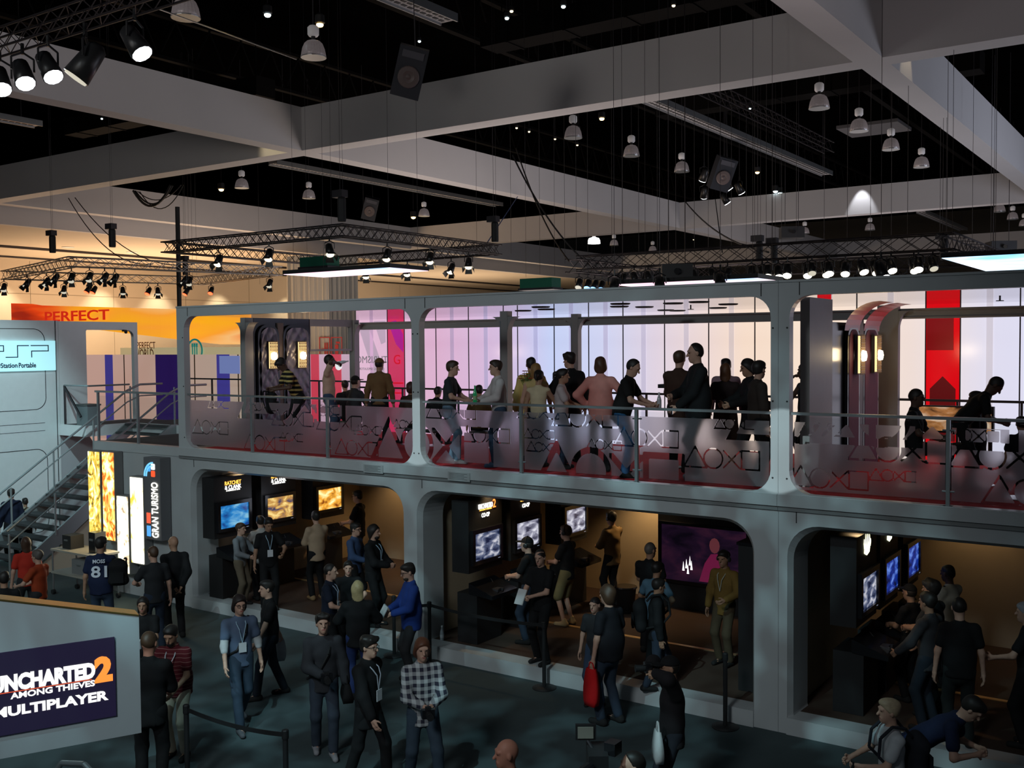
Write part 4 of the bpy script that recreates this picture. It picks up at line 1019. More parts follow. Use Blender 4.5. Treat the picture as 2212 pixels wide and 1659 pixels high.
t = stage_lamp('moving_light', 'large black moving light seen from behind under the near truss', None, DIM, False, 2.0)
P = onz(185, 75, 10.28); t.location = seat_on(TR_N, 185, 75, 10.28, .95); t.rotation_euler = (0, 0, 2.4)
if 'group' in t: del t['group']
t = stage_lamp('moving_light', 'cold white moving light flaring against the near ceiling beam', None, HOT, False, 1.6); t.location = seat_on(TR_N, 2, 110, 10.32, .75); t.rotation_euler = (0, 0, -1.9)
lamp('moving_light_beam', 'SPOT', tuple(onz(4, 165, 9.9)), (-8, 0, 3), 2600, (.62, .93, 1), .15, 40, .7)
k9 = stage_lamp('ceiling_floodlight', 'cold floodlight fixed among the ceiling pendants', 'cold floodlights among the pendants', HOT, False, 1.6)
MB().tube((0, 0, .2), (0, 0, 4.6), .015, 5).build('drop_pipe', DARKM, k9)
hang(k9, [(1521, 362), (1521, 402), (1570, 384), (1597, 392), (1566, 416)], 12.4, lambda i: rr.uniform(-1, 1), [True])
lamp('ceiling_flood_beam', 'SPOT', (1.9, 38.9, 13.5), (1.9, 39.4, 11.6), 260, (.9, .93, 1), .04, 48, .5)
lamp('ceiling_flood_beam', 'SPOT', (10.85, 13.2, 13.4), (10.5, 13.2, 11.7), 110, (1, .8, .5), .04, 40, .5)
lamp('ceiling_flood_beam', 'SPOT', (-9.6, 9.6, 13.4), (-9.0, 11.0, 11.9), 160, (1, .82, .5), .1, 60, .6)

# LED panels
def led(label, x0, x1, y0, y1, z, m, hz):
    t = thing('led_panel', label, 'led screen', (x0, y0, z))
    MB().box(0, x1-x0, 0, y1-y0, .0, .10).build('casing', BLACK, t); MB().box(.02, x1-x0-.02, .02, y1-y0-.02, -.012, 0).build('lit_face', m, t)
    for x in (.2, x1-x0-.2):
        for y in (.2, y1-y0-.2): MB().tube((x, y, .1), (x, y, hz-z), .005, 4).build('hanger', DARKM, t)
LP = screen_mat('led_pink', S(255, 190, 215), S(255, 225, 240), S(170, 205, 255), 1.5, .9)
LB = screen_mat('led_blue', S(120, 200, 255), S(215, 235, 255), S(235, 220, 250), 1.6, .7)
led('flat pink and white LED panel hanging face down above the deck', -3.45, .25, 5.9, 7.4, 7.0, LP, 17.0)
led('flat red and white LED panel just above the booth roof', 4.6, 8.3, 9.0, 10.6, 6.55, LP, 17.0)
led('flat pale blue LED panel hanging face down beside the right truss', 11.65, 15.6, 11.2, 16.6, 6.95, LB, 17.0)

# chain hoists, speakers, boxes
def hoist(x, y, z, label, at=None):
    P = at or onz(x, y, z); z = P[2]; t = thing('chain_hoist', label, 'hoist', P)
    MB().lathe([(.10, -.55), (.11, -.5), (.11, .0), (.09, .05)], n=12).build('chain_bag', BLACK, t); MB().cbox((-.06, 0, .14), .34, .22, .18).build('motor', DARKM, t)
    MB().tube((-.05, 0, .2), (-.05, 0, 17.0-z), .006, 4).build('chain', DARKM, t); MB().tube((.04, 0, .2), (.04, 0, 17.0-z), .005, 4).build('cable', DARKM, t)
hoist(113, 512, 9.0, 'black chain hoist over the aluminium truss, its bag hanging straight'); hoist(242, 498, 9.0, 'black chain hoist with a wide motor over the aluminium truss')
hoist(400, 565, 8.6, 'black chain hoist beside the tall black cable drop'); hoist(0, 0, 0, 'black chain hoist at the right corner of the square truss', (-1.4, 12.6, 8.78)); hoist(0, 0, 0, 'black chain hoist at the rear corner of the square truss', (-1.4, 6.0, 8.78)); hoist(1640, 525, 8.1, 'black chain hoist over the left part of the right truss'); hoist(1672, 530, 8.1, 'black chain hoist next to another over the right truss'); hoist(2040, 520, 8.0, 'black chain hoist at the far right end of the right truss')
def speaker(x, y, z, rz, tilt, w_, h_, label, cone=True):
    P = onz(x, y, z); t = thing('loudspeaker', label, 'loudspeaker', P)
    R = Matrix.Rotation(rz, 3, 'Z') @ Matrix.Rotation(tilt, 3, 'X') @ Matrix.Rotation(.25, 3, 'Y')
    MB().cbox((0, 0, 0), w_, w_*.8, h_, R=R).build('cabinet', mat('speaker_black', (.02, .022, .03), .5), t)
    f = lambda v: R @ Vector(v)
    if cone:
        MB().lathe([(w_*.36, 0), (w_*.38, .02), (w_*.33, .03), (w_*.12, -.02), (w_*.08, .015), (.001, .02)], f((0, -w_*.41, -h_*.08)), 18, R @ Matrix.Rotation(pi/2, 3, 'X')).build('woofer', mat('woofer', (.12, .09, .085), .5), t, True)
        MB().cbox(f((0, -w_*.41, h_*.36)), w_*.75, .03, h_*.14, R=R).build('horn', mat('horn', (.07, .07, .085), .6), t)
    MB().tube(f((0, 0, h_/2)), (0, 0, 17.0-z), .012, 4).build('hanger', DARKM, t)
speaker(885, 155, 11.0, radians(38), .35, .62, 1.05, 'black loudspeaker tilted downward before the near ceiling beam')
speaker(1560, 375, 11.4, radians(38), .35, .7, 1.2, 'black loudspeaker among the floodlights and pendants'); speaker(800, 450, 12.0, radians(38), .35, .7, 1.1, 'dim black loudspeaker over the square truss')
def projector(x, y, z, w_, label):
    P = onz(x, y, z); t = thing('projector', label, 'projector', P)
    MB().cbox((0, 0, 0), w_, w_*.8, w_*.5, .5).build('body', mat('projector_dark', (.03, .03, .032), .5), t); MB().lathe([(.08, 0), (.08, .1), (.06, .1)], (w_*.25, -w_*.4, 0), 12, Matrix.Rotation(pi/2, 3, 'X')).build('lens', BLACKG, t)
    [MB().tube((q*w_*.3, 0, w_*.25), (q*w_*.3, 0, 17.0-z), .012, 4).build('hanger', DARKM, t) for q in (-1, 1)]
projector(1710, 503, 10.0, 1.0, 'dark boxy projector hanging below the far beam'); projector(2162, 535, 9.0, 1.0, 'dark boxy projector hanging above the pale blue LED panel')
projector(1462, 588, 7.0, .8, 'dark flat box among the unlit lamps of the right truss')
for x, y, z, lab in ((690, 566, 7.56, 'dark green crate above the pink LED panel'), (1167, 612, 6.9, 'dark green crate on the roof line of the booth')):
    P = onz(x, y, z); t = thing('green_crate', lab, 'crate', P)
    MB().box(-.55, .55, -.25, .25, -.14, .14).build('body', mat('crate_green', (.01, .16, .09), .6), t); MB().box(-.6, .6, -.28, .28, -.20, -.14).build('base', DARKM, t); [MB().tube((q, 0, .2), (q, 0, 17.0-z), .005, 4).build('hanger', DARKM, t) for q in (-.5, .5)]
# thick black cable drop and loops, draped cables
P = ony(385, 540, 13.0); t = thing('cable_drop', 'thick black cable drop hanging straight down behind the booth', 'cable', (P[0], 13.0, 0))
MB().tube((0, 0, 0.0), (0, 0, 10.6), .09, 10).build('bundle', BLACK, t)
b0 = ony(385, 420, 13.0); a0 = ony(288, 412, 13.0)
for k_, (sag, r_) in enumerate(((1.15, .05), (1.0, .035), (.75, .02), (1.3, .02))):
    pts = []
    for i in range(13):
        u = i/12; pts.append((a0[0]-P[0]+(0-(a0[0]-P[0]))*u*(.86 if k_ < 2 else 1), .1*k_, a0[2]-sag*4*u*(1-u)*(.62)))
    MB().path(pts, r_, 6).build('loop', BLACK, t)
MB().tube((0, 0, 10.5), (0, 0, 16.5), .09, 8).build('riser', BLACK, t) if False else None
def cable(label, pts, r, group=None, m=None):
    c = Vector(pts[0]); t = thing('rigging_cable', label, 'cable', c, 0, group)
    MB().path([Vector(p_)-c for p_ in pts], r, 5).build('strand', m or BLACK, t)
def drape(x0, y0, z0, x1, y1, z1, sag, label, r=.02, m=None, group=None):
    a = Vector(onz(x0, y0, z0)); b = Vector(onz(x1, y1, z1))
    cable(label, [a.lerp(b, i/14)-Vector((0, 0, sag*4*(i/14)*(1-i/14))) for i in range(15)], r, group, m)
drape(1107, 335, 11.6, 1290, 585, 7.5, .5, 'slack black cable sweeping down to the left end of the right truss', .03); drape(1115, 320, 11.7, 1230, 565, 7.6, .4, 'slack black cable dropping to the hoist of the right truss', .025)
BLUEC = mat('blue_rope', (.03, .08, .25), .6)
drape(1118, 425, 11.4, 1052, 525, 8.2, .0, 'taut blue rope running down to the corner of the square truss', .018, BLUEC)
drape(148, 428, 11.4, 330, 570, 8.2, .8, 'slack black cable from the beam to the aluminium truss', .02); drape(162, 427, 11.4, 420, 570, 8.2, .9, 'long slack black cable from the beam past the aluminium truss', .02)
drape(1480, 435, 11.5, 1660, 545, 7.8, .4, 'slack black cable beside the lit patch of the far beam', .03); drape(1545, 430, 11.5, 1560, 545, 7.8, .0, 'straight black cable over the lit patch of the far beam', .02)
drape(340, 18, 11.2, 640, 128, 12.4, .0, 'taut cable stretched from the near truss to a pendant lamp', .015, METAL)
# thin vertical suspension wires
WIRE = mat('steel_wire', (.08, .075, .075), .5, .5)
wr = random.Random(5)
spots = [(1104, 8.0, 330), (1166, 7.3, 520), (1220, 7.6, 380), (1245, 7.6, 400), (1270, 7.6, 400), (1322, 7.6, 360), (1345, 7.6, 430), (1380, 7.6, 440), (1420, 7.6, 420), (1460, 7.6, 440), (1500, 7.6, 450), (1530, 7.6, 450), (1580, 7.6, 440), (1612, 7.6, 430), (1630, 7.6, 430), (1655, 7.6, 400), (1688, 7.6, 420), (1720, 7.6, 330), (1780, 7.6, 430), (1830, 7.6, 400), (1880, 7.6, 380), (1925, 7.6, 360), (1960, 7.6, 380), (2030, 7.6, 400), (2045, 7.6, 390), (2100, 7.2, 400), (2140, 7.2, 380), (2150, 7.2, 400), (560, 8, 470), (786, 8, 440), (1030, 8, 450), (424, 8, 420), (408, 8, 425), (415, 8, 425)]
for x, z, yt in spots:
    P = ony(x, 545, 14.1+(wr.random() < .4)*5.7); P[2] = z
    t = thing('suspension_wire', 'thin steel suspension wire between the trusses and the ceiling', 'wire', P, 0, 'thin suspension wires')
    MB().tube((0, 0, 0), (0, 0, 17.0-z), .006, 4).build('wire', WIRE, t)
# ================================================================== far booth banners on the left
ob = bpy.data.materials.new('orange_swirl'); ob.use_nodes = True; nt = ob.node_tree; b = nt.nodes['Principled BSDF']
tc = nt.nodes.new('ShaderNodeTexCoord'); mp = nt.nodes.new('ShaderNodeMapping'); mp.inputs['Scale'].default_value = (.16, .16, .9); mp.inputs['Rotation'].default_value = (.0, .25, .0)
n_ = nt.nodes.new('ShaderNodeTexNoise'); n_.inputs['Scale'].default_value = 1.1; n_.inputs['Detail'].default_value = 1.5; n_.inputs['Distortion'].default_value = .6
gp_ = nt.nodes.new('ShaderNodeNewGeometry'); sx_ = nt.nodes.new('ShaderNodeSeparateXYZ'); nt.links.new(gp_.outputs['Position'], sx_.inputs[0])
mr_ = nt.nodes.new('ShaderNodeMapRange'); mr_.inputs[1].default_value = -32.5; mr_.inputs[2].default_value = -14.5; nt.links.new(sx_.outputs[0], mr_.inputs[0])
ad_ = nt.nodes.new('ShaderNodeMath'); ad_.operation = 'MULTIPLY_ADD'; ad_.inputs[1].default_value = 1.1; nt.links.new(n_.outputs['Fac'], ad_.inputs[0]); nt.links.new(mr_.outputs[0], ad_.inputs[2])
su_ = nt.nodes.new('ShaderNodeMath'); su_.operation = 'SUBTRACT'; su_.inputs[1].default_value = .55; nt.links.new(ad_.outputs[0], su_.inputs[0])
cr = nt.nodes.new('ShaderNodeValToRGB'); e = cr.color_ramp.elements; e[0].position = .0; e[0].color = (*S(150, 18, 8), 1); e[1].position = 1; e[1].color = (*S(238, 105, 35), 1)
for q_, c_ in ((.16, S(228, 62, 12)), (.34, S(240, 130, 40)), (.52, S(252, 175, 25)), (.68, S(250, 160, 45)), (.84, S(245, 190, 120))): e.new(q_).color = (*c_, 1)
nt.links.new(tc.outputs['Object'], mp.inputs[0]); nt.links.new(mp.outputs[0], n_.inputs['Vector']); nt.links.new(su_.outputs[0], cr.inputs[0]); nt.links.new(cr.outputs[0], b.inputs['Emission Color']); b.inputs['Emission Strength'].default_value = .9; b.inputs['Base Color'].default_value = (.3, .1, .02, 1); b.inputs['Roughness'].default_value = .7
t = thing('curved_banner', 'curved glowing orange banner with red lettering above the far booth', 'banner', (0, 0, 0))
# plan curve from the red left end, round towards the right
A = Vector(onz(25, 662, 7.0)); B_ = Vector(onz(380, 680, 6.55)); 
pl = []
for i in range(25):
    u = i/24; px_ = 25+u*515
    dep = 15.5-2.0*sin(pi*min(1, u*1.3))
    Q = ony(px_, 700, dep+u*1.5); pl.append((Q[0], Q[1], px_))
vs = []; fs = []
for i, (x, y, px_) in enumerate(pl):
    yt = 655+14*(i/24)**1.0+ (0 if i < 3 else 3); yb = 690+54*min(1, (i/24)*1.15)
    zt = ony(px_, yt, y)[2]; zb_ = ony(px_, yb+20*(1-min(1, i/8)), y)[2]
    vs += [(x, y, zb_), (x, y, zt), (x, y+.08, zb_), (x, y+.08, zt)]
for i in range(24):
    a = 4*i; fs += [(a, a+4, a+5, a+1), (a+2, a+3, a+7, a+6), (a+1, a+5, a+7, a+3), (a, a+2, a+6, a+4)]
MB().add(vs, fs).build('fabric', ob, t)
RDT = mat('banner_red', (.5, .02, .01), .5, emit=S(215, 40, 20), estr=.8)
def lett(body, x0, x1, yc, h_, m, Yd, tt, mirror=False):
    a = ony(x0, yc, Yd); b = ony(x1, yc, Yd)
    text_mesh('lettering', body, m, .5, R_FRONT, ((a[0]+b[0])/2, Yd, (a[2]+b[2])/2), tt, depth=.01, fit=(abs(b[0]-a[0]), h_), bold=.008)
lett('PERFECT', 97, 236, 682, .46, RDT, min(y for _, y, _ in pl)-.05, t)
ln = MB()
for y0, y1, y2 in ((712, 716, 700), (735, 728, 740)):
    pass
t = thing('booth_fascia', 'pale fascia board with brown lettering below the orange banner', 'sign', (0, 15.2, 0))
a = ony(260, 760, 15.2); b = ony(530, 760, 15.2)
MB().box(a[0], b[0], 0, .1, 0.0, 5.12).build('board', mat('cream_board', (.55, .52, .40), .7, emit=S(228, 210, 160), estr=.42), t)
for body, x0, x1, y_, h_ in (('PERFECT', 296, 336, 746, .3), ('WORLD', 290, 332, 764, .4)):
    q0 = ony(x0, y_, 15.15); q1 = ony(x1, y_, 15.15); text_mesh('lettering', body, mat('brown_ink', (.22, .08, .03), .6), .4, R_FRONT, ((q0[0]+q1[0])/2, -.06, (q0[2]+q1[2])/2), t, depth=.005, fit=(q1[0]-q0[0], h_))
q0 = ony(421, 757, 15.15)
MB().plate([[(q0[0]+.50*cos(a*pi/14), q0[2]+.50*sin(a*pi/14)) for a in range(28)], [(q0[0]+.42*cos(a*pi/14), q0[2]+.42*sin(a*pi/14)) for a in range(28)]], FY, -.06, -.04).build('dining_ring', mat('teal_ink', (.02, .30, .26), .6, emit=S(40, 150, 140), estr=.4), t)
cu = MB()
for dx in (-.14, .0, .14): cu.box(q0[0]+dx-.025, q0[0]+dx+.025, -.07, -.05, q0[2]-.35, q0[2]+.25).box(q0[0]+dx-.05, q0[0]+dx+.05, -.07, -.05, q0[2]+.15, q0[2]+.30)
cu.build('cutlery_symbol', mat('teal_ink', (.02, .3, .26), .6), t)
# draped column with pictograms
t = thing('draped_column', 'building column wrapped in pleated pale fabric', 'column', (-26, 30, 0))
vs = []; fs = []; N = 96
for i in range(N):
    a = 2*pi*i/N; r_ = 1.62+.06*sin(a*24)
    x_, y_ = max(-1.62, min(1.62, r_*1.3*cos(a))), max(-1.2, min(1.2, r_*1.3*sin(a)))
    x_ += .05*sin(a*36); y_ += .05*cos(a*36)
    vs += [(x_, y_, 0), (x_, y_, 10.3)]
for i in range(N): fs.append((2*i, (2*i+2) % (2*N), (2*i+3) % (2*N), 2*i+1))
MB().add(vs, fs).build('fabric', mat('pleated_fabric', (.55, .52, .46), .8), t)
PR = mat('pictogram_red', (.35, .02, .02), .6, emit=S(150, 25, 20), estr=.3)
for px_, kind in ((701, 0), (727, 1)):
    q0 = ony(px_, 752, 28.7); x_, z_ = q0[0]+26, q0[2]
    MB().plate([rrect(x_-.42, x_+.42, z_-.62, z_+.62), rrect(x_-.37, x_+.37, z_-.57, z_+.57)], FY, -1.30, -1.28).build('pictogram_frame', PR, t)
    if kind: MB().box(x_-.12, x_+.12, -1.30, -1.28, z_-.45, z_+.2).box(x_-.05, x_+.25, -1.30, -1.28, z_+.25, z_+.36).build('extinguisher_symbol', PR, t)
    else: MB().box(x_-.25, x_+.25, -1.30, -1.28, z_-.1, z_-.02).box(x_, x_+.08, -1.30, -1.28, z_-.4, z_+.3).box(x_+.16, x_+.24, -1.30, -1.28, z_-.4, z_+.3).build('hose_symbol', PR, t)
# ================================================================== people
V3 = lambda *a: np.array(a, float)
nz_ = lambda v: v/max(1e-9, np.linalg.norm(v))
def P_cap(a, b, ra, rb=None, k=.03, fr=None, q=1.0):
    """round cone; with a frame it gets an elliptic section (depth divided by q)"""
    a, b = np.array(a, float), np.array(b, float); rb = ra if rb is None else rb
    R_ = max(ra, rb)+k+.03
    lo, hi = np.minimum(a, b)-R_, np.maximum(a, b)+R_
    if fr is None:
        ba = b-a; bb = max(1e-9, ba@ba)
        def f(x, y, z):
            px, py, pz = x-a[0], y-a[1], z-a[2]
            t = np.clip((px*ba[0]+py*ba[1]+pz*ba[2])/bb, 0, 1)
            return np.sqrt((px-t*ba[0])**2+(py-t*ba[1])**2+(pz-t*ba[2])**2)-(ra+t*(rb-ra))
    else:
        r, fw, u = fr; la = np.zeros(3); d = b-a; lb = V3(d@r, (d@fw)*q, d@u); bb = max(1e-9, lb@lb)
        def f(x, y, z):
            px, py, pz = x-a[0], y-a[1], z-a[2]
            X = px*r[0]+py*r[1]+pz*r[2]; Y = (px*fw[0]+py*fw[1]+pz*fw[2])*q; Z = px*u[0]+py*u[1]+pz*u[2]
            t = np.clip((X*lb[0]+Y*lb[1]+Z*lb[2])/bb, 0, 1)
            return np.sqrt((X-t*lb[0])**2+(Y-t*lb[1])**2+(Z-t*lb[2])**2)-(ra+t*(rb-ra))
    return (f, lo, hi, k, 0)
def P_ell(c, rad, fr, k=.02, op=0):
    c = np.array(c, float); r, fw, u = fr; m = max(rad)+k+.02
    def f(x, y, z):
        px, py, pz = x-c[0], y-c[1], z-c[2]
        X = (px*r[0]+py*r[1]+pz*r[2]); Y = (px*fw[0]+py*fw[1]+pz*fw[2]); Z = (px*u[0]+py*u[1]+pz*u[2])
        k0 = np.sqrt((X/rad[0])**2+(Y/rad[1])**2+(Z/rad[2])**2); k1 = np.sqrt((X/rad[0]**2)**2+(Y/rad[1]**2)**2+(Z/rad[2]**2)**2)
        return k0*(k0-1)/np.maximum(k1, 1e-6)
    return (f, c-m, c+m, k, op)
def P_cut(c, n):
    """keep only the side the normal points to"""
    c = np.array(c, float); n = nz_(np.array(n, float))
    return (lambda x, y, z: -((x-c[0])*n[0]+(y-c[1])*n[1]+(z-c[2])*n[2]), None, None, 0, 2)
CORN = [(i, j, k) for i in (0, 1) for j in (0, 1) for k in (0, 1)]
def polygonize(prims, h, wrinkle=0.0, seed=0.0):
    adds = [p for p in prims if p[4] == 0]
    lo = np.min([p[1] for p in adds], 0); hi = np.max([p[2] for p in adds], 0)
    n = np.maximum(4, np.ceil((hi-lo)/h).astype(int)+1)
    ax = [lo[i]+h*np.arange(n[i]) for i in range(3)]
    D = np.full(tuple(n), 1.0, np.float32)
    for f, l, u, k, op in prims:
        if op == 2:
            D = np.maximum(D, f(ax[0][:, None, None], ax[1][None, :, None], ax[2][None, None, :])); continue
        i0 = [int(max(0, np.searchsorted(ax[i], l[i]))) for i in range(3)]; i1 = [int(min(n[i], np.searchsorted(ax[i], u[i])+1)) for i in range(3)]
        if any(a >= b for a, b in zip(i0, i1)): continue
        sl = tuple(slice(a, b) for a, b in zip(i0, i1))
        d = f(ax[0][sl[0]][:, None, None], ax[1][sl[1]][None, :, None], ax[2][sl[2]][None, None, :])
        if op == 1: D[sl] = np.maximum(D[sl], -d); continue
        if k > 0:
            hh = np.maximum(k-np.abs(D[sl]-d), 0)/k; D[sl] = np.minimum(D[sl], d)-hh*hh*k*.25
        else: D[sl] = np.minimum(D[sl], d)
    if wrinkle:
        x, y, z = ax[0][:, None, None], ax[1][None, :, None], ax[2][None, None, :]
        D = D+wrinkle*(np.sin(27*z+9*x+seed)*np.sin(19*x-13*y+2*seed)+.7*np.sin(41*z-17*y+31*x+seed))
    s = D < 0
    m = tuple(n-1); cnt = np.zeros(m, np.int16); acc = np.zeros(m+(3,), np.float32)
    for a in CORN:
        for axn in range(3):
            if a[axn]: continue
            b = list(a); b[axn] = 1
            A = tuple(slice(a[i], a[i]+m[i]) for i in range(3)); B = tuple(slice(b[i], b[i]+m[i]) for i in range(3))
            cr_ = s[A] != s[B]
            if not cr_.any(): continue
            da = D[A][cr_]; db = D[B][cr_]; t = da/(da-db)
            cnt[cr_] += 1
            p_ = np.empty((len(t), 3), np.float32); p_[:] = a; p_[:, axn] = t
            acc[cr_] += p_
    act = cnt > 0
    idx = -np.ones(m, np.int32); idx[act] = np.arange(act.sum())
    ii = np.argwhere(act); co = (ii+acc[act]/cnt[act][:, None])*h+lo
    quads = []
    for axn in range(3):
        o1, o2 = [(1, 2), (2, 0), (0, 1)][axn]
        A = [slice(None)]*3; B = [slice(None)]*3; A[axn] = slice(0, n[axn]-1); B[axn] = slice(1, n[axn])
        ch = s[tuple(A)] != s[tuple(B)]
        e = np.argwhere(ch); 
        e = e[(e[:, o1] > 0) & (e[:, o2] > 0) & (e[:, o1] < n[o1]-1) & (e[:, o2] < n[o2]-1)]
        if not len(e): continue
        def g(d1, d2):
            q = e.copy(); q[:, o1] += d1; q[:, o2] += d2; return idx[q[:, 0], q[:, 1], q[:, 2]]
        fq = np.stack([g(-1, -1), g(0, -1), g(0, 0), g(-1, 0)], 1)
        flip = ~s[tuple(e.T)]
        fq[flip] = fq[flip][:, ::-1]
        quads.append(fq)
    if not quads: return np.zeros((0, 3)), np.zeros((0, 4), int)
    return co, np.concatenate(quads)
def mesh_np(name, chunks, mats, parent, matidx=None, scale=1.0):
    vs = []; qs = []; o = 0
    for co, q in chunks: vs.append(co); qs.append(q+o); o += len(co)
    co = np.concatenate(vs)*scale; q = np.concatenate(qs)
    me = bpy.data.meshes.new(name); me.vertices.add(len(co)); me.vertices.foreach_set('co', co.astype(np.float32).ravel())
    me.loops.add(len(q)*4); me.loops.foreach_set('vertex_index', q.astype(np.int32).ravel())
    me.polygons.add(len(q)); me.polygons.foreach_set('loop_start', np.arange(len(q), dtype=np.int32)*4)
    me.polygons.foreach_set('use_smooth', np.ones(len(q), bool))
    for m_ in mats: me.materials.append(m_)
    if matidx is not None: me.polygons.foreach_set('material_index', matidx(co/scale, q).astype(np.int32))
    me.update(calc_edges=True)
    ob_ = bpy.data.objects.new(name, me); COL.objects.link(ob_); ob_.parent = parent
    return ob_
def ik(a, t, l1, l2, hint):
    d = t-a; L_ = np.linalg.norm(d); mx = (l1+l2)*.995
    if L_ > mx: d = d/L_*mx; L_ = mx; t = a+d
    if L_ < .1: d = nz_(d+V3(0, .01, 0))*.1; L_ = .1; t = a+d
    n_ = d/L_; x = (L_*L_+l1*l1-l2*l2)/(2*L_); h_ = math.sqrt(max(0, l1*l1-x*x))
    pv = hint-n_*(hint@n_); pv = nz_(pv)
    return a+n_*x+pv*h_, t
ARMS = {'down': (.27, .04, .84), 'swing': (.25, .24, .90), 'swingb': (.27, -.18, .88), 'bent': (.20, .34, 1.08), 'front': (.05, .32, 1.08), 'low': (.10, .28, .95), 'rail': (.16, .36, 1.06), 'sip': (.07, .26, 1.52), 'hip': (.21, .06, 1.00), 'behind': (.06, -.20, .92), 'cam': (.06, .27, 1.58), 'chin': (.05, .16, 1.46), 'reach': (.16, .48, 1.20), 'belt': (.16, .14, .92), 'cross': (-.12, .20, 1.16), 'toss': (.24, .30, .98)}
TWO = {}
MAT_C = {}
def cloth(col, kind='plain', col2=None):
    key = (tuple(round(c, 3) for c in col), kind, col2)
    if key in MAT_C: return MAT_C[key]
    nm = 'cloth_%d' % len(MAT_C)
    m = mat(nm, col, .85, noise=.18, nscale=9, spec=.25)
    if kind in ('stripe', 'plaid'):
        nt = m.node_tree; b = nt.nodes['Principled BSDF']; tc = nt.nodes.new('ShaderNodeTexCoord'); sp = nt.nodes.new('ShaderNodeSeparateXYZ'); nt.links.new(tc.outputs['Object'], sp.inputs[0])
        def band(out, freq, duty):
            a = nt.nodes.new('ShaderNodeMath'); a.operation = 'MULTIPLY'; a.inputs[1].default_value = freq; nt.links.new(out, a.inputs[0])
            f_ = nt.nodes.new('ShaderNodeMath'); f_.operation = 'FRACT'; nt.links.new(a.outputs[0], f_.inputs[0])
            g_ = nt.nodes.new('ShaderNodeMath'); g_.operation = 'LESS_THAN'; g_.inputs[1].default_value = duty; nt.links.new(f_.outputs[0], g_.inputs[0]); return g_.outputs[0]
        if kind == 'stripe': fac = band(sp.outputs[2], col2[4] if len(col2) > 4 else 11.0, col2[3] if len(col2) > 3 else .5)
        else:
            b1, b2 = band(sp.outputs[2], 12, .5), band(sp.outputs[0], 12, .5); ad = nt.nodes.new('ShaderNodeMath'); ad.operation = 'ADD'; nt.links.new(b1, ad.inputs[0]); nt.links.new(b2, ad.inputs[1]); hf = nt.nodes.new('ShaderNodeMath'); hf.operation = 'MULTIPLY'; hf.inputs[1].default_value = .5; nt.links.new(ad.outputs[0], hf.inputs[0]); fac = hf.outputs[0]
        mx_ = nt.nodes.new('ShaderNodeMix'); mx_.data_type = 'RGBA'; mx_.inputs[6].default_value = (*col, 1); mx_.inputs[7].default_value = (*col2[:3], 1); nt.links.new(fac, mx_.inputs[0]); nt.links.new(mx_.outputs[2], b.inputs['Base Color'])
    MAT_C[key] = m; return m
SKIN = {'light': (.56, .33, .24), 'tan': (.40, .22, .14), 'dark': (.10, .055, .038), 'red': (.50, .22, .15)}
EYEM = mat('eye_dark', (.02, .015, .012), .3); LIPM = mat('lip', (.38, .13, .11), .5)
PEOPLE = []
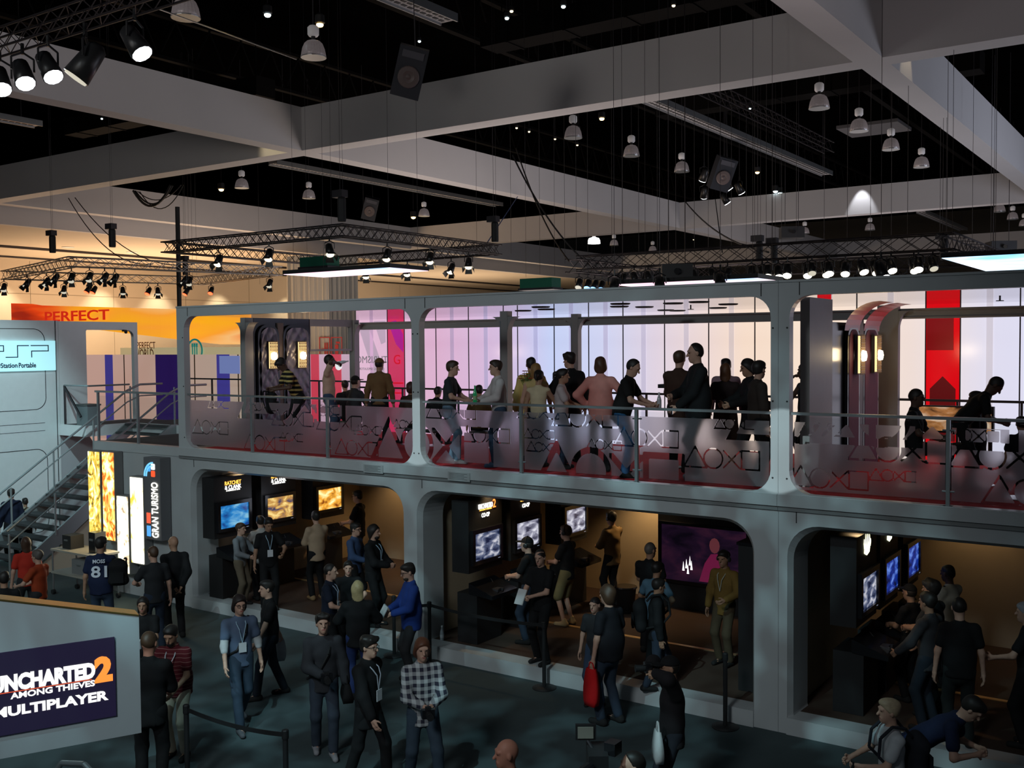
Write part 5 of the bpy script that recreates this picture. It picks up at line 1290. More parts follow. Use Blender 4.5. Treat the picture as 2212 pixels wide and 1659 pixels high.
def person(x, y, face, label, top=('tee', (.02, .02, .022)), bot=('jeans', (.05, .07, .12)), hair=('short', (.02, .014, .01)), skin='light', h=1.75, z0=0.0, Y=None, arms=('down', 'down'), lean=0.0, head=(0, 0), legs=None, sit=False, shoes=(.02, .02, .02), belly=0.0, extra=(), fine=1.0, side=0.0, group=None, handz=0.0):
    # ---- skeleton, standing height 1.75, facing +Y
    pel = V3(0, 0, .95); 
    if sit: pel = V3(0, 0, .56)
    if lean > .5: pel = pel+V3(0, -.10, 0)
    Lr = lean
    u = nz_(V3(side, sin(Lr), cos(Lr))); r = nz_(V3(1, 0, -side)); f = np.cross(u, r); fr = (r, f, u)
    chest = pel+u*.32; neck = pel+u*.51
    sh = [pel+u*.435+r*s*.168 for s in (-1, 1)]; hipj = [pel+r*s*.088-u*.02 for s in (-1, 1)]
    hy, hp = radians(head[0]), radians(head[1])
    uh = nz_(u*.45+V3(0, 0, .55)); f0 = nz_(V3(0, 1, 0)-uh*uh[1]); r0 = np.cross(f0, uh)
    f1 = f0*cos(hy)-r0*sin(hy); r1 = np.cross(f1, uh)
    fh = f1*cos(hp)-uh*sin(hp); uh2 = np.cross(r1, fh); fh_ = (r1, fh, uh2)
    hc = neck+uh*.115+uh2*.045+fh*.018+f*.012
    el = []; wr = []
    for i, s in enumerate((-1, 1)):
        a = arms[i]
        T = V3(*(ARMS[a] if isinstance(a, str) else a)); 
        if isinstance(a, str):
            T = V3(s*T[0], T[1], T[2])
            if sit: T = T-V3(0, 0, .39)
            T = T+(neck-V3(0, 0, neck[2]))*.6 if lean > .15 and a not in ('down',) else T
            if a == 'down' and lean > .15: T = sh[i]+V3(s*.06, .10, -.5)
            if a in ('cam', 'sip', 'chin'): T = hc+fh*(.17 if a == 'cam' else .15)+r1*(s*.06)-uh2*(.03 if a == 'cam' else .06)
        hint = V3(s*.9, -.7, -.5) if (not isinstance(a, str) or a != 'hip') else V3(s*1.0, -.5, 0)
        e_, w_ = ik(sh[i], T, .285, .255, hint); el.append(e_); wr.append(w_)
    kn = []; an = []
    for i, s in enumerate((-1, 1)):
        if sit: T = V3(s*.12, .40, .08); hint = V3(s*.1, .6, 1)
        else:
            lg = (legs or ((.10, .02), (.10, -.02)))[i]; T = V3(s*lg[0], lg[1], .085); hint = V3(s*.12, 1, 0)
            if len(lg) > 2: T[2] = lg[2]
        k_, a_ = ik(hipj[i], T, .445, .435, hint); kn.append(k_); an.append(a_)
    headtop = hc+uh2*.125
    # ---- placement
    if Y is not None:
        W_ = ony(x, y, Y); sc = (W_[2]-z0)/headtop[2]
    else:
        sc = h/1.75; W_ = onz(x, y, z0+headtop[2]*sc)
    a0 = math.atan2(CAM_C[1]-W_[1], CAM_C[0]-W_[0]); rz = a0+radians(face)-pi/2
    off = V3(headtop[0]*cos(rz)-headtop[1]*sin(rz), headtop[0]*sin(rz)+headtop[1]*cos(rz), 0)*sc
    base = (W_[0]-off[0], W_[1]-off[1], z0)
    t = thing('person', label, 'person', base, rz, group)
    PEOPLE.append((label, tuple(round(float(v), 2) for v in base), round(sc*1.75, 2)))
    t['_p'] = 0; del t['_p']
    sk = SKIN[skin]; skm = mat('skin_'+skin, sk, .55, noise=.08, nscale=14, spec=.35)
    hb = .0235*fine; bl = belly
    # ---- body: figure, head and hands in one mesh
    B = [P_cap(pel-u*.05, pel+u*.10, .135, .120, .05, fr, 1.35), P_cap(pel+u*.10, chest, .118+bl*.3, .135, .06, fr, 1.4), P_cap(chest, pel+u*.40, .134, .095, .05, fr, 1.4),
         P_cap(neck-u*.05, sh[0], .050, .050, .05), P_cap(neck-u*.05, sh[1], .050, .050, .05), P_cap(neck-u*.03, hc-uh2*.05-fh*.01, .054, .050, .03)]
    for i in (0, 1):
        B += [P_cap(hipj[i], kn[i], .076, .052, .04), P_cap(kn[i], an[i], .052, .036, .03), P_cap(an[i]-V3(0, .03, .03), an[i]+V3(0, .13, -.045), .034, .028, .02), P_cap(sh[i], el[i], .048, .038, .03), P_cap(el[i], wr[i], .038, .027, .03)]
    chunks = [polygonize(B, hb)]
    H = lambda a, b, c: hc+r1*a+fh*b+uh2*c
    HD = [P_ell(H(0, -.008, .025), (.076, .096, .098), fh_), P_ell(H(0, .022, -.045), (.056, .066, .072), fh_, .03), P_cap(H(0, .060, -.098), H(0, .066, -.088), .022, .022, .03), P_cap(H(0, .086, .015), H(0, .112, -.026), .009, .015, .014),
          P_cap(H(-.04, .082, .030), H(.04, .082, .030), .013, .013, .02), P_cap(H(-.022, .082, -.062), H(.022, .082, -.062), .009, .009, .014), P_cap(neck-u*.01, H(0, -.018, -.06), .056, .050, .03)]
    for s in (-1, 1): HD += [P_ell(H(s*.079, -.005, -.002), (.010, .020, .032), fh_, .008), P_ell(H(s*.031, .098, .010), (.017, .012, .010), fh_, 0, 1)]
    chunks.append(polygonize(HD, .0098*max(1, fine*.95)))
    for i, s in enumerate((-1, 1)):
        d = nz_(wr[i]-el[i]); pn = V3(-s, .15, 0); 
        if abs(d@pn) > .85: pn = V3(0, 0, -1)
        pn = nz_(pn-d*(pn@d)); th_ = np.cross(d, pn)*(-s); th_ = nz_(th_); 
        if th_[1] < 0 and abs(th_[1]) > .3: th_ = -th_
        w_ = wr[i]; HN = [P_cap(el[i]+(w_-el[i])*.86, w_+d*.02, .027, .026, .02), P_cap(w_+d*.03+th_*.016, w_+d*.085+th_*.022, .018, .017, .02), P_cap(w_+d*.03-th_*.016, w_+d*.08-th_*.024, .018, .015, .02)]
        cl_ = .9 if arms[i] in ('front', 'bent', 'sip', 'rail', 'reach', 'cam', 'toss') else .45
        for k_, (o_, l_) in enumerate(((.030, .070), (.010, .080), (-.010, .074), (-.029, .058))):
            b0_ = w_+d*.085+th_*o_; d1 = nz_(d*cos(cl_*.6)+pn*sin(cl_*.6)); d2 = nz_(d*cos(cl_*1.7)+pn*sin(cl_*1.7)); m_ = b0_+d1*l_*.55; HN += [P_cap(b0_-d*.01, m_, .0095, .0088, .004), P_cap(m_, m_+d2*l_*.5, .0088, .0075, .003)]
        tb = w_+d*.03+th_*.028; t1 = tb+nz_(d*.6+th_*.7+pn*.4)*.04; HN += [P_cap(tb, t1, .012, .0105, .008), P_cap(t1, t1+nz_(d*.8+th_*.2+pn*.5)*.032, .0105, .008, .003)]
        chunks.append(polygonize(HN, .0084*max(1, fine)))
    eyes = [H(s*.031, .092, .008) for s in (-1, 1)]; lips = H(0, .092, -.062)
    nb = len(chunks[0][0]); nh = nb+len(chunks[1][0])
    def mi(co, q):
        c = co[q].mean(1); o = np.zeros(len(q))
        for e_ in eyes: o[np.linalg.norm(c-e_, axis=1) < .013] = 1
        o[np.linalg.norm((c-lips)/np.array([1, 1, .45]), axis=1) < .022] = 2
        return o
    body = mesh_np('body', chunks, [skm, EYEM, LIPM], t, mi, sc)
    hs = .0205*fine; wrk = .0016; sd = (x*.37+y*.11) % 6.28
    # ---- top
    st, col = top[0], top[1]; tm = cloth(col, *(top[2:] if len(top) > 2 else ())); inf = {'tee': .020, 'polo': .020, 'long': .020, 'shirt': .026, 'jacket': .036, 'tank': .012, 'suit': .034}[st]
    hem = {'tee': -.13, 'polo': -.14, 'long': -.12, 'shirt': -.17, 'jacket': -.16, 'tank': -.08, 'suit': -.24}[st]
    T_ = [P_cap(pel+u*(hem-.04), pel+u*.10, .140+inf+bl*.4, .126+inf+bl, .05, fr, 1.32-bl), P_cap(pel+u*.10, chest, .128+inf+bl, .138+inf, .06, fr, 1.36-bl), P_cap(chest, pel+u*.40, .134+inf, .092+inf*.6, .05, fr, 1.38), P_cap(neck-u*.06, sh[0], .052+inf*.4, .050+inf*.6, .06), P_cap(neck-u*.06, sh[1], .052+inf*.4, .050+inf*.6, .06), P_cap(neck-u*.07, neck+u*.0, .068, .057, .03)]
    if st != 'tank':
        for i in (0, 1):
            if st in ('tee', 'polo'):
                e_ = sh[i]+(el[i]-sh[i])*.62; T_ += [P_cap(sh[i], e_, .050+inf*.7, .050+inf*.8, .03)]
            else: T_ += [P_cap(sh[i], el[i], .050+inf*.6, .045+inf*.8, .03), P_cap(el[i], el[i]+(wr[i]-el[i])*.90, .046+inf*.8, .036+inf*.6, .03)]
    if st in ('polo', 'shirt', 'jacket', 'suit'): T_ += [P_cap(neck+r*.045+f*.02, neck+r*.045-f*.03+u*.015, .022, .022, .015), P_cap(neck-r*.045+f*.02, neck-r*.045-f*.03+u*.015, .022, .022, .015), P_cap(neck-r*.04-f*.035+u*.015, neck+r*.04-f*.035+u*.015, .022, .022, .02)]
    T_.append(P_cut(pel+u*hem, u))
    if st == 'tank': pass
    mesh_np({'tee': 't_shirt', 'polo': 'polo_shirt', 'long': 'sweater', 'shirt': 'shirt', 'jacket': 'jacket', 'tank': 'sleeveless_top', 'suit': 'suit_jacket'}[st], [polygonize(T_, hs, wrk*1.3, sd)], [tm], t, None, sc)
    # ---- legs
    bs, bc = bot[0], bot[1]; bm_ = cloth(bc)
    L_ = [P_cap(pel-u*.06, pel+u*.06, .146+bl*.3, .134+bl*.4, .05, fr, 1.3)]
    for i in (0, 1):
        if bs == 'shorts': L_ += [P_cap(hipj[i], hipj[i]+(kn[i]-hipj[i])*.98, .092, .086, .05)]
        elif bs == 'skirt': L_ += [P_cap(hipj[i], hipj[i]+(kn[i]-hipj[i])*.8, .10, .12, .09)]
        else: L_ += [P_cap(hipj[i], kn[i], .092, .070, .05), P_cap(kn[i], an[i]+(kn[i]-an[i])*.04, .068, .062, .03)]
    L_.append(P_cut(V3(0, 0, .035), (0, 0, 1)))
    mesh_np({'shorts': 'shorts', 'skirt': 'skirt', 'jeans': 'jeans', 'trousers': 'trousers'}[bs], [polygonize(L_, hs, wrk, sd+1)], [bm_], t, None, sc)
    for i, s in enumerate((-1, 1)):
        a_ = an[i]; zc = V3(0, 0, a_[2]-.085); S_ = [P_cap(V3(a_[0], a_[1]-.045, .040)+zc, V3(a_[0]+s*.012, a_[1]+.16, .030)+zc, .046, .036, .02), P_cap(V3(a_[0], a_[1]-.02, .05)+zc, a_+V3(0, -.005, .02), .048, .045, .03), P_cut(zc+V3(0, 0, .0), (0, 0, 1))]
        mesh_np('shoe', [polygonize(S_, .018)], [cloth(shoes)], t, None, sc)
    # ---- hair
    hk, hcol = hair[0], hair[1]
    if hk != 'bald':
        hm = mat('hair_%.3f_%.3f_%.3f' % hcol, hcol, .55, noise=.3, nscale=40)
        g = {'buzz': .004, 'short': .009, 'messy': .013, 'long': .012, 'pony': .011, 'cap': .010, 'mid': .018, 'receding': .008}.get(hk, .012)
        HH = [P_ell(H(0, -.010, .028), (.076+g, .096+g, .098+g), fh_, .0)]
        if hk in ('short', 'pony', 'messy'): HH += [P_ell(H(0, .030, .088), (.062, .066, .034), fh_, .04), P_ell(H(0, -.05, .06), (.07, .06, .06), fh_, .03)]
        if hk == 'long': HH += [P_ell(H(0, -.045, -.10), (.088, .058, .17), fh_, .05)]
        if hk == 'mid': HH += [P_ell(H(0, -.030, -.045), (.094, .075, .095), fh_, .04)]
        if hk == 'pony': HH += [P_ell(H(0, -.135, .045), (.034, .040, .040), fh_, .02), P_cap(H(0, -.15, .04), H(0, -.175, -.05), .026, .012, .02)]
        if hk == 'messy': HH += [P_cap(H(a, b, c-.01), H(a*1.15, b*1.15+.01, c+.008), .026, .016, .04) for a, b, c in ((.05, .05, .09), (-.05, .06, .09), (0, .03, .115), (.06, -.03, .09), (-.06, -.03, .09), (0, -.07, .09))]
        line = .02 if hk == 'receding' else -.006
        nrm_ = -fh*.63+uh2*.78
        if hk in ('long', 'mid'): cutc, cutn = H(0, .055, .03), -fh*.80+uh2*.60
        elif hk == 'receding': cutc, cutn = H(0, .028, .06), -fh*.80+uh2*.38
        else: cutc, cutn = H(0, 0, 0)+nrm_*line, nrm_
        if hk == 'cap':
            HH = [P_ell(H(0, -.008, .032), (.090, .108, .104), fh_, 0), P_cut(H(0, 0, .040), uh2)]
            cm_ = mesh_np('cap', [polygonize(HH, .011), polygonize([P_ell(H(0, .125, .045), (.075, .075, .010), fh_, 0)], .008)], [cloth(hcol)], t, None, sc)
            HH = [P_ell(H(0, -.010, .026), (.085, .105, .106), fh_, .0), P_cut(H(0, -.02, -.05), uh2), P_cut(H(0, .0, 0), -fh), P_cut(H(0, 0, .045), -uh2)]
            mesh_np('hair', [polygonize(HH, .0125)], [mat('hair_0.020_0.014_0.010', (.02, .014, .01), .55, noise=.3, nscale=40)], t, None, sc)
        else:
            HH.append(P_cut(cutc, cutn))
            mesh_np('hair', [polygonize(HH, .0100*max(1, fine*.9), .0034, sd)], [hm], t, None, sc)
    # ---- carried and worn bits (parts of the person's outfit)
    J = dict(pel=pel, u=u, f=f, r=r, sh=sh, el=el, wr=wr, hc=hc, neck=neck, chest=chest, kn=kn, an=an, H=H, sc=sc, fh=fh, r1=r1, uh=uh2, inf=inf, bl=bl)
    for e_ in extra: e_(t, J)
    return t, J
def S_(v, J): return tuple(np.array(v)*J['sc'])
def world(t, J, p):
    M_ = Matrix.Translation(t.location) @ Matrix.Rotation(t.rotation_euler[2], 4, 'Z'); return M_ @ Vector(S_(p, J))
# outfit parts
def lanyard(col=(.5, .6, .7), badge=True):
    def go(t, J):
        fr_ = J['f']*(.118+J['inf']+J['bl']); c0 = J['neck']; b = J['chest']+fr_-J['u']*.12
        for s in (-1, 1): 
            MB().path([S_(c0+J['r']*s*.055-J['u']*.005+J['f']*.02, J), S_(c0-J['u']*.07+J['r']*s*.06+J['f']*(.088+J['inf']*.8), J), S_(J['chest']+J['u']*.05+fr_*1.03+J['r']*s*.035, J), S_(b, J)], .007, 4).build('lanyard', cloth(col), t)
        if badge:
            q = MB(); R = Matrix((tuple(J['r']), tuple(J['f']), tuple(J['u']))).transposed(); q.cbox(S_(b-J['u']*.06+J['f']*.008, J), .10, .008, .13, R=R); q.build('badge', mat('badge_white', (.7, .72, .75), .5), t)
    return go
def glasses(t, J):
    q = MB(); H = J['H']
    for s in (-1, 1): q.path([S_(H(s*.012, .108, .012), J), S_(H(s*.055, .100, .016), J), S_(H(s*.052, .098, -.012), J), S_(H(s*.016, .106, -.012), J), S_(H(s*.012, .108, .012), J)], .003, 4).path([S_(H(s*.055, .100, .014), J), S_(H(s*.082, .0, .012), J)], .003, 4)
    q.build('glasses', BLACK, t)
def headset(t, J):
    H = J['H']; q = MB().path([S_(H(.095*cos(a*pi/8), -.01, .03+.11*sin(a*pi/8)), J) for a in range(9)], .008, 5); q.build('headband', BLACK, t)
    for s in (-1, 1): MB().lathe([(.02, -.02), (.036, -.012), (.036, .012), (.02, .02)], S_(H(s*.095, -.005, .0), J), 12, Matrix((tuple(J['fh']), tuple(J['uh']), tuple(J['r1']))).transposed()).build('ear_cup', mat('earcup', (.03, .03, .03), .4), t)
def strap(t, J):
    i = .13+J['inf']+J['bl']; MB().path([S_(J['sh'][0]+J['u']*.075-J['r']*-.05, J), S_(J['chest']+J['f']*i*.86-J['r']*.05, J), S_(J['pel']+J['u']*.1+J['f']*i*.8+J['r']*.07, J), S_(J['pel']+J['r']*.2, J)], .018, 5).build('bag_strap', BLACK, t)
def goatee(col):
    def go(t, J): mesh_np('beard', [polygonize([P_ell(J['H'](0, .045, -.080), (.052, .052, .045), (J['r1'], J['fh'], J['uh']), 0), P_cut(J['H'](0, .03, -.055), J['fh']*.5-J['uh'])], .011)], [mat('hair_%.3f_%.3f_%.3f' % col, col, .6)], t, None, J['sc'])
    return go
def text_back(lines, col):
    def go(t, J):
        for body, dz, w_, h_ in lines:
            R = Matrix((tuple(J['r']), tuple(J['u']), tuple(-J['f']))).transposed()
            p_ = J['chest']+J['u']*dz-J['f']*(.128+J['inf']); text_mesh('back_lettering', body, mat('jersey_white', (.75, .78, .85), .6), .1, R, S_(p_, J), t, depth=.008, fit=(w_, h_), bold=.002)
    return go
def sleeve_under(col, frac=1.0):
    def go(t, J):
        for i in (0, 1):
            e_ = J['sh'][i]+(J['el'][i]-J['sh'][i])*.55; mesh_np('under_sleeve', [polygonize([P_cap(e_, J['el'][i], .056, .052, .02), P_cap(J['el'][i], J['el'][i]+(J['wr'][i]-J['el'][i])*.25, .052, .046, .02)], .014)], [cloth(col)], t, None, J['sc'])
    return go
def wristwatch(i):
    def go(t, J): d = nz_(J['wr'][i]-J['el'][i]); a = J['wr'][i]-d*.03; MB().tube(S_(a, J), S_(a+d*.022, J), .036, 10).build('wristwatch', METAL, t)
    return go
# things held or carried: top-level objects
def hold(name, label, cat, i, build, off=(0, 0, 0)):
    def go(t, J):
        d = nz_(J['wr'][i]-J['el'][i]); p_ = J['wr'][i]+d*.09+J['r']*off[0]+J['f']*off[1]+V3(0, 0, off[2]); w_ = world(t, J, p_)
        o = thing(name, label, cat, w_, t.rotation_euler[2]); build(o)
    return go
def b_bottle(col, cap_=(.8, .8, .8), rough=.1):
    def b(o):
        MB().lathe([(.030, -.10), (.034, -.09), (.034, .03), (.024, .075), (.013, .10), (.013, .125)], n=14).build('body', mat('bottle_%.2f_%.2f_%.2f' % col, col, rough, spec=.8), o, True); MB().lathe([(.015, .125), (.015, .145)], n=10).build('cap', mat('bottle_cap', cap_, .5), o); MB().lathe([(.0345, -.05), (.0345, .0)], n=14).build('paper_label', mat('bottle_label', (.6, .6, .62), .6), o)
    return b
def b_bottle_h(col):
    def b(o): b_bottle(col)(o); o.rotation_euler = (radians(-80), 0, o.rotation_euler[2]) 
    return b
def b_phone(lit=True):
    def b(o): MB().cbox((0, 0, 0), .06, .012, .11).build('case', BLACK, o); MB().cbox((0, -.0075, .0), .052, .003, .09).build('screen', glow('phone_lit', (.85, .92, 1), 1.6) if lit else BLACKG, o)
    return b
def b_camera(o):
    MB().cbox((0, 0, 0), .14, .07, .10).build('body', BLACKG, o); MB().lathe([(.036, 0), (.036, .07), (.040, .11), (.03, .11)], (0, .03, 0), 14, Matrix.Rotation(-pi/2, 3, 'X')).build('lens', BLACK, o); MB().cbox((0, 0, .06), .06, .05, .03).build('viewfinder', BLACK, o)
def b_cup(col):
    def b(o): MB().lathe([(.032, -.06), (.042, .05), (.044, .055), (.040, .055), (.031, -.05)], n=14).build('cup', mat('cup_%.2f' % col[0], col, .5), o); MB().lathe([(.045, .05), (.040, .06)], n=14).build('lid', WHITE, o)
    return b
def b_glass(o): MB().lathe([(.028, -.09), (.030, -.085), (.006, -.075), (.006, -.01), (.036, .03), (.038, .09), (.034, .09)], n=14).build('goblet', mat('goblet_glass', (.3, .3, .32), .08, spec=.9), o, True); MB().lathe([(.03, .03), (.033, .06)], n=12).build('drink', mat('amber_drink', (.25, .12, .03), .2), o)
def b_paper(w_, h_, col=(.7, .72, .72)):
    def b(o): MB().cbox((0, 0, 0), w_, .012, h_, R=Matrix.Rotation(.5, 3, 'X')).build('cover', mat('paper_%.2f' % col[0], col, .6), o); MB().cbox((0, .008, 0), w_*.96, .01, h_*.96, R=Matrix.Rotation(.5, 3, 'X')).build('pages', WHITE, o)
    return b
def b_bag(w_, h_, d_, col, handle=True):
    def b(o):
        vs = []; n = 8
        for k in range(n+1):
            v = k/n; s = .80+.25*sin(pi*v**.8); 
            for (a, c) in ((-1, -1), (1, -1), (1, 1), (-1, 1)): vs.append((a*w_/2*s*(1 if v < .98 else .9), c*d_/2*s*(1-.55*v), -h_*(1-v)-.08))
        fs = [(4*k+i, 4*k+(i+1) % 4, 4*k+4+(i+1) % 4, 4*k+4+i) for k in range(n) for i in range(4)]+[(3, 2, 1, 0)]
        MB().add(vs, fs).build('bag_body', cloth(col), o, True)
        if handle: MB().path([(-w_*.25, 0, -.09), (-.02, 0, .0), (.02, 0, .0), (w_*.25, 0, -.09)], .010, 5).build('bag_handle', cloth(col), o)
    return b
def carry(name, label, cat, pos, build, turn=0.0):
    """pos: offset from the pelvis in body axes (right, forward, up)"""
    def go(t, J):
        p_ = J['pel']+J['r']*pos[0]+J['f']*pos[1]+J['u']*pos[2]; o = thing(name, label, cat, world(t, J, p_), t.rotation_euler[2]+turn); build(o)
    return go
def b_backpack(col, worn=False):
    def b(o):
        fr_ = (V3(1, 0, 0), V3(0, 1, 0), V3(0, 0, 1)); mesh_np('pack_body', [polygonize([P_ell((0, -.0, .0), (.155, .10, .23), fr_, .02), P_cap((-.09, 0, -.16), (.09, 0, -.16), .085, .085, .05), P_cap((-.08, -.03, .1), (.08, -.03, .1), .075, .075, .05)], .02)], [cloth(col)], o)
        MB().box(-.10, .10, -.13, -.10, -.18, .0).build('front_pocket', cloth(col), o)
        for s in (-1, 1): MB().path([(s*.09, .08, .20), (s*.11, .15, .285), (s*.12, .27, .305), (s*.125, .385, .20), (s*.135, .405, .02), (s*.19, .27, -.12), (s*.12, .06, -.18)] if worn else [(s*.09, .07, .20), (s*.11, .12, .20), (s*.12, .13, .02), (s*.11, .08, -.18)], .016, 5).build('shoulder_strap', cloth(col), o)
    return b
BK = (.010, .010, .011); DG = (.028, .029, .032); NV = (.012, .016, .036); JN = (.045, .075, .13); JL = (.16, .24, .33); KH = (.30, .26, .18); BR = (.05, .03, .02); WHs = (.62, .60, .60)
HB = (.016, .012, .010); HBR = (.07, .035, .018); HBL = (.42, .32, .16); HG = (.12, .10, .085)
D = Z_D; F = Z_C
# ---- upper deck
person(598, 778, 285, 'man in black and gold striped polo stooping over a backpack by the quilted panels', ('polo', BK, 'stripe', (.55, .42, .14, .42, 11.0)), ('jeans', BK), ('short', HB), 'dark', z0=D, Y=1.2, lean=.45, head=(0, 35), arms=('bent', 'bent'), extra=(carry('backpack', 'black backpack opened by the stooping man in stripes', 'backpack', (-.05, .52, .14), b_backpack(BK)),))
person(710, 766, 80, 'man in peach t-shirt drinking from a clear bottle before the pink wall', ('tee', (.55, .36, .26)), ('jeans', JN), ('buzz', HB), 'dark', z0=D, Y=1.9, arms=('down', 'sip'), head=(0, -8), extra=(hold('water_bottle', 'clear water bottle held to the mouth of the man in peach', 'bottle', 1, b_bottle_h((.55, .58, .62)), (0, .04, .02)),))
person(745, 822, 200, 'seated person with black hair half hidden beside the drinking man', ('tee', BK), ('jeans', BK), ('short', HB), 'tan', z0=D, Y=3.6, sit=True, fine=1.2)
person(768, 812, 130, 'seated man in dark cap and dark grey shirt beside the drinking man', ('shirt', DG), ('jeans', BK), ('cap', (.02, .02, .02)), 'light', z0=D, Y=2.6, sit=True, arms=('bent', 'bent'))
person(820, 774, 170, 'man in brown cap and long brown sweater seen from behind', ('long', (.16, .085, .035)), ('jeans', BK), ('cap', (.16, .09, .035)), 'tan', z0=D, Y=2.2, arms=('down', 'down'), head=(-25, 0))
person(886, 826, 200, 'seated person with long dark hair behind the first middle pillar', ('tee', BR), ('jeans', BK), ('mid', (.05, .015, .01)), 'tan', z0=D, Y=2.8, sit=True, fine=1.2)
person(947, 836, 150, 'seated dark figure hunched behind the man with the goblet', ('jacket', BK), ('jeans', BK), ('short', HB), 'tan', z0=D, Y=3.0, sit=True, lean=.3, fine=1.2)
U7 = person(978, 780, 75, 'man in charcoal t-shirt and pale jeans leaning on the rail with a goblet', ('tee', (.03, .036, .04)), ('jeans', JL), ('short', (.05, .025, .012)), 'light', z0=D, Y=.62, arms=('rail', 'bent'), lean=.06, legs=((.10, .0), (.12, .16)), shoes=(.5, .5, .52), extra=(hold('goblet', 'stemmed glass held by the man in charcoal at the rail', 'glass', 1, b_glass, (0, 0, .05)),))
person(1035, 832, 180, 'seated person with black hair between the two men talking at the rail', ('tee', (.10, .06, .02)), ('jeans', BK), ('short', HB), 'tan', z0=D, Y=2.9, sit=True, fine=1.2)
person(1070, 778, 283, 'man in white shirt and jeans leaning at the rail with a green bottle', ('shirt', (.55, .50, .49)), ('jeans', JN), ('short', (.035, .02, .012)), 'light', z0=D, Y=.60, arms=('bent', 'rail'), lean=.05, legs=((.10, .10), (.12, -.04)), shoes=(.10, .22, .35), extra=(wristwatch(0),))
t = thing('green_bottle', 'green glass bottle standing on the rail beside the man in white', 'bottle', tuple(Vector(ony(1026, 866, .06)).to_tuple()[:2])+(RZ+.10,))
MB().lathe([(.031, -.10), (.034, -.09), (.034, .03), (.02, .08), (.013, .11), (.014, .16), (.012, .165)], n=16).build('body', mat('green_glass', (.01, .22, .08), .08, spec=.9, emit=(.02, .3, .1), estr=.15), t, True); MB().lathe([(.0345, -.06), (.0345, .0)], n=16).build('paper_label', mat('beer_label', (.3, .4, .2), .6), t)
person(1147, 773, 185, 'man in shiny gold jacket seen from behind near the flowers', ('jacket', (.60, .46, .16)), ('jeans', KH), ('short', HB), 'tan', z0=D, Y=1.6, arms=('down', 'bent'))
person(1158, 786, 170, 'woman with curly fair hair half hidden by the gold jacket', ('tank', (.55, .42, .18)), ('trousers', BK), ('mid', (.30, .16, .05)), 'light', z0=D, Y=1.25, fine=1.1)
person(1164, 800, 160, 'woman in cream sleeveless top with dark tied hair', ('tank', (.62, .52, .34)), ('jeans', JN), ('pony', HB), 'tan', z0=D, Y=.95, arms=('down', 'bent'))
t = thing('flower_bunch', 'bunch of red and yellow flowers between the women', 'flowers', tuple(ony(1140, 830, 1.35)))
for i in range(16):
    a = i*2.4; r_ = .05+.09*((i*7) % 5)/5; fl = MB(); c = Vector((r_*cos(a), r_*sin(a), .10+.04*((i*3) % 4)))
    for k in range(5): fl.lathe([(.004, -.008), (.022, 0), (.004, .008)], c+Vector((.02*cos(k*1.26), .02*sin(k*1.26), 0)), 6)
    b_f = fl.build('blossom', mat('petal_%d' % (i % 3), ((.6, .05, .03), (.7, .5, .05), (.8, .35, .08))[i % 3], .6), t); MB().tube(c, (0, 0, -.2), .004, 4).build('stem', mat('stem_green', (.05, .16, .03), .6), b_f)
person(1216, 797, 85, 'woman in pale t-shirt with dark tied hair holding a folder', ('tee', (.50, .42, .42)), ('jeans', JN), ('pony', HB), 'tan', z0=D, Y=.9, arms=('bent', 'front'), extra=(hold('folder', 'pale folder carried by the woman with the dark bun', 'folder', 1, b_paper(.22, .30), (0, .04, .05)),))
person(1230, 762, 205, 'tall man in black suit turning away beside the rear post', ('suit', BK), ('trousers', BK), ('messy', HB), 'light', z0=D, Y=1.7, arms=('bent', 'down'), head=(25, 0))
person(1297, 772, 180, 'long-haired man in pink shirt with hands in his pockets', ('shirt', (.66, .26, .22)), ('jeans', DG), ('mid', (.08, .03, .015)), 'light', z0=D, Y=.95, arms=('hip', 'hip'), belly=.03)
person(1376, 778, 75, 'man in black polo and blue jeans leaning on the rail with a water bottle', ('polo', (.012, .011, .011)), ('jeans', (.06, .16, .34)), ('receding', HB), 'light', z0=D, Y=.55, lean=.22, head=(0, 22), arms=('rail', 'rail'), belly=.03, legs=((.12, .0), (.12, .08)), extra=(hold('water_bottle', 'clear water bottle with dark label held at the rail', 'bottle', 0, b_bottle((.6, .6, .64)), (0, .02, .06)),))
person(1468, 758, 160, 'man in dark brown shirt turning away beside the tall bald man', ('shirt', (.055, .028, .02)), ('trousers', BK), ('short', HBR), 'light', z0=D, Y=1.5, arms=('front', 'front'))
person(1500, 742, 285, 'very tall balding man in black jacket holding a lit phone', ('jacket', BK), ('jeans', (.022, .026, .03)), ('receding', HB), 'light', z0=D, Y=.75, arms=('low', 'front'), belly=.05, head=(0, 5), shoes=(.2, .2, .22), extra=(hold('phone', 'lit phone held by the very tall man in black', 'phone', 0, b_phone(), (0, .02, .0)),))
person(1567, 786, 178, 'woman with long straight brown hair seen from behind', ('tee', (.03, .02, .02)), ('skirt', (.05, .03, .02)), ('long', (.14, .06, .025)), 'tan', z0=D, Y=2.0, arms=('down', 'bent'))
person(1568, 775, 170, 'man in pale purple shirt behind the long-haired woman', ('shirt', (.30, .20, .24)), ('jeans', BK), ('short', HB), 'light', z0=D, Y=2.9, head=(25, 0), fine=1.1)
person(1611, 777, 285, 'woman in black with dark shoulder-length hair beside the double pillar', ('jacket', BK), ('trousers', BK), ('mid', HB), 'tan', z0=D, Y=1.5, arms=('bent', 'bent'), head=(0, 12))
person(1640, 780, 110, 'man in dark tweed jacket turned towards the double pillar', ('jacket', (.035, .025, .02)), ('trousers', BK), ('short', HB), 'light', z0=D, Y=.65, head=(30, 0), arms=('bent', 'down'))
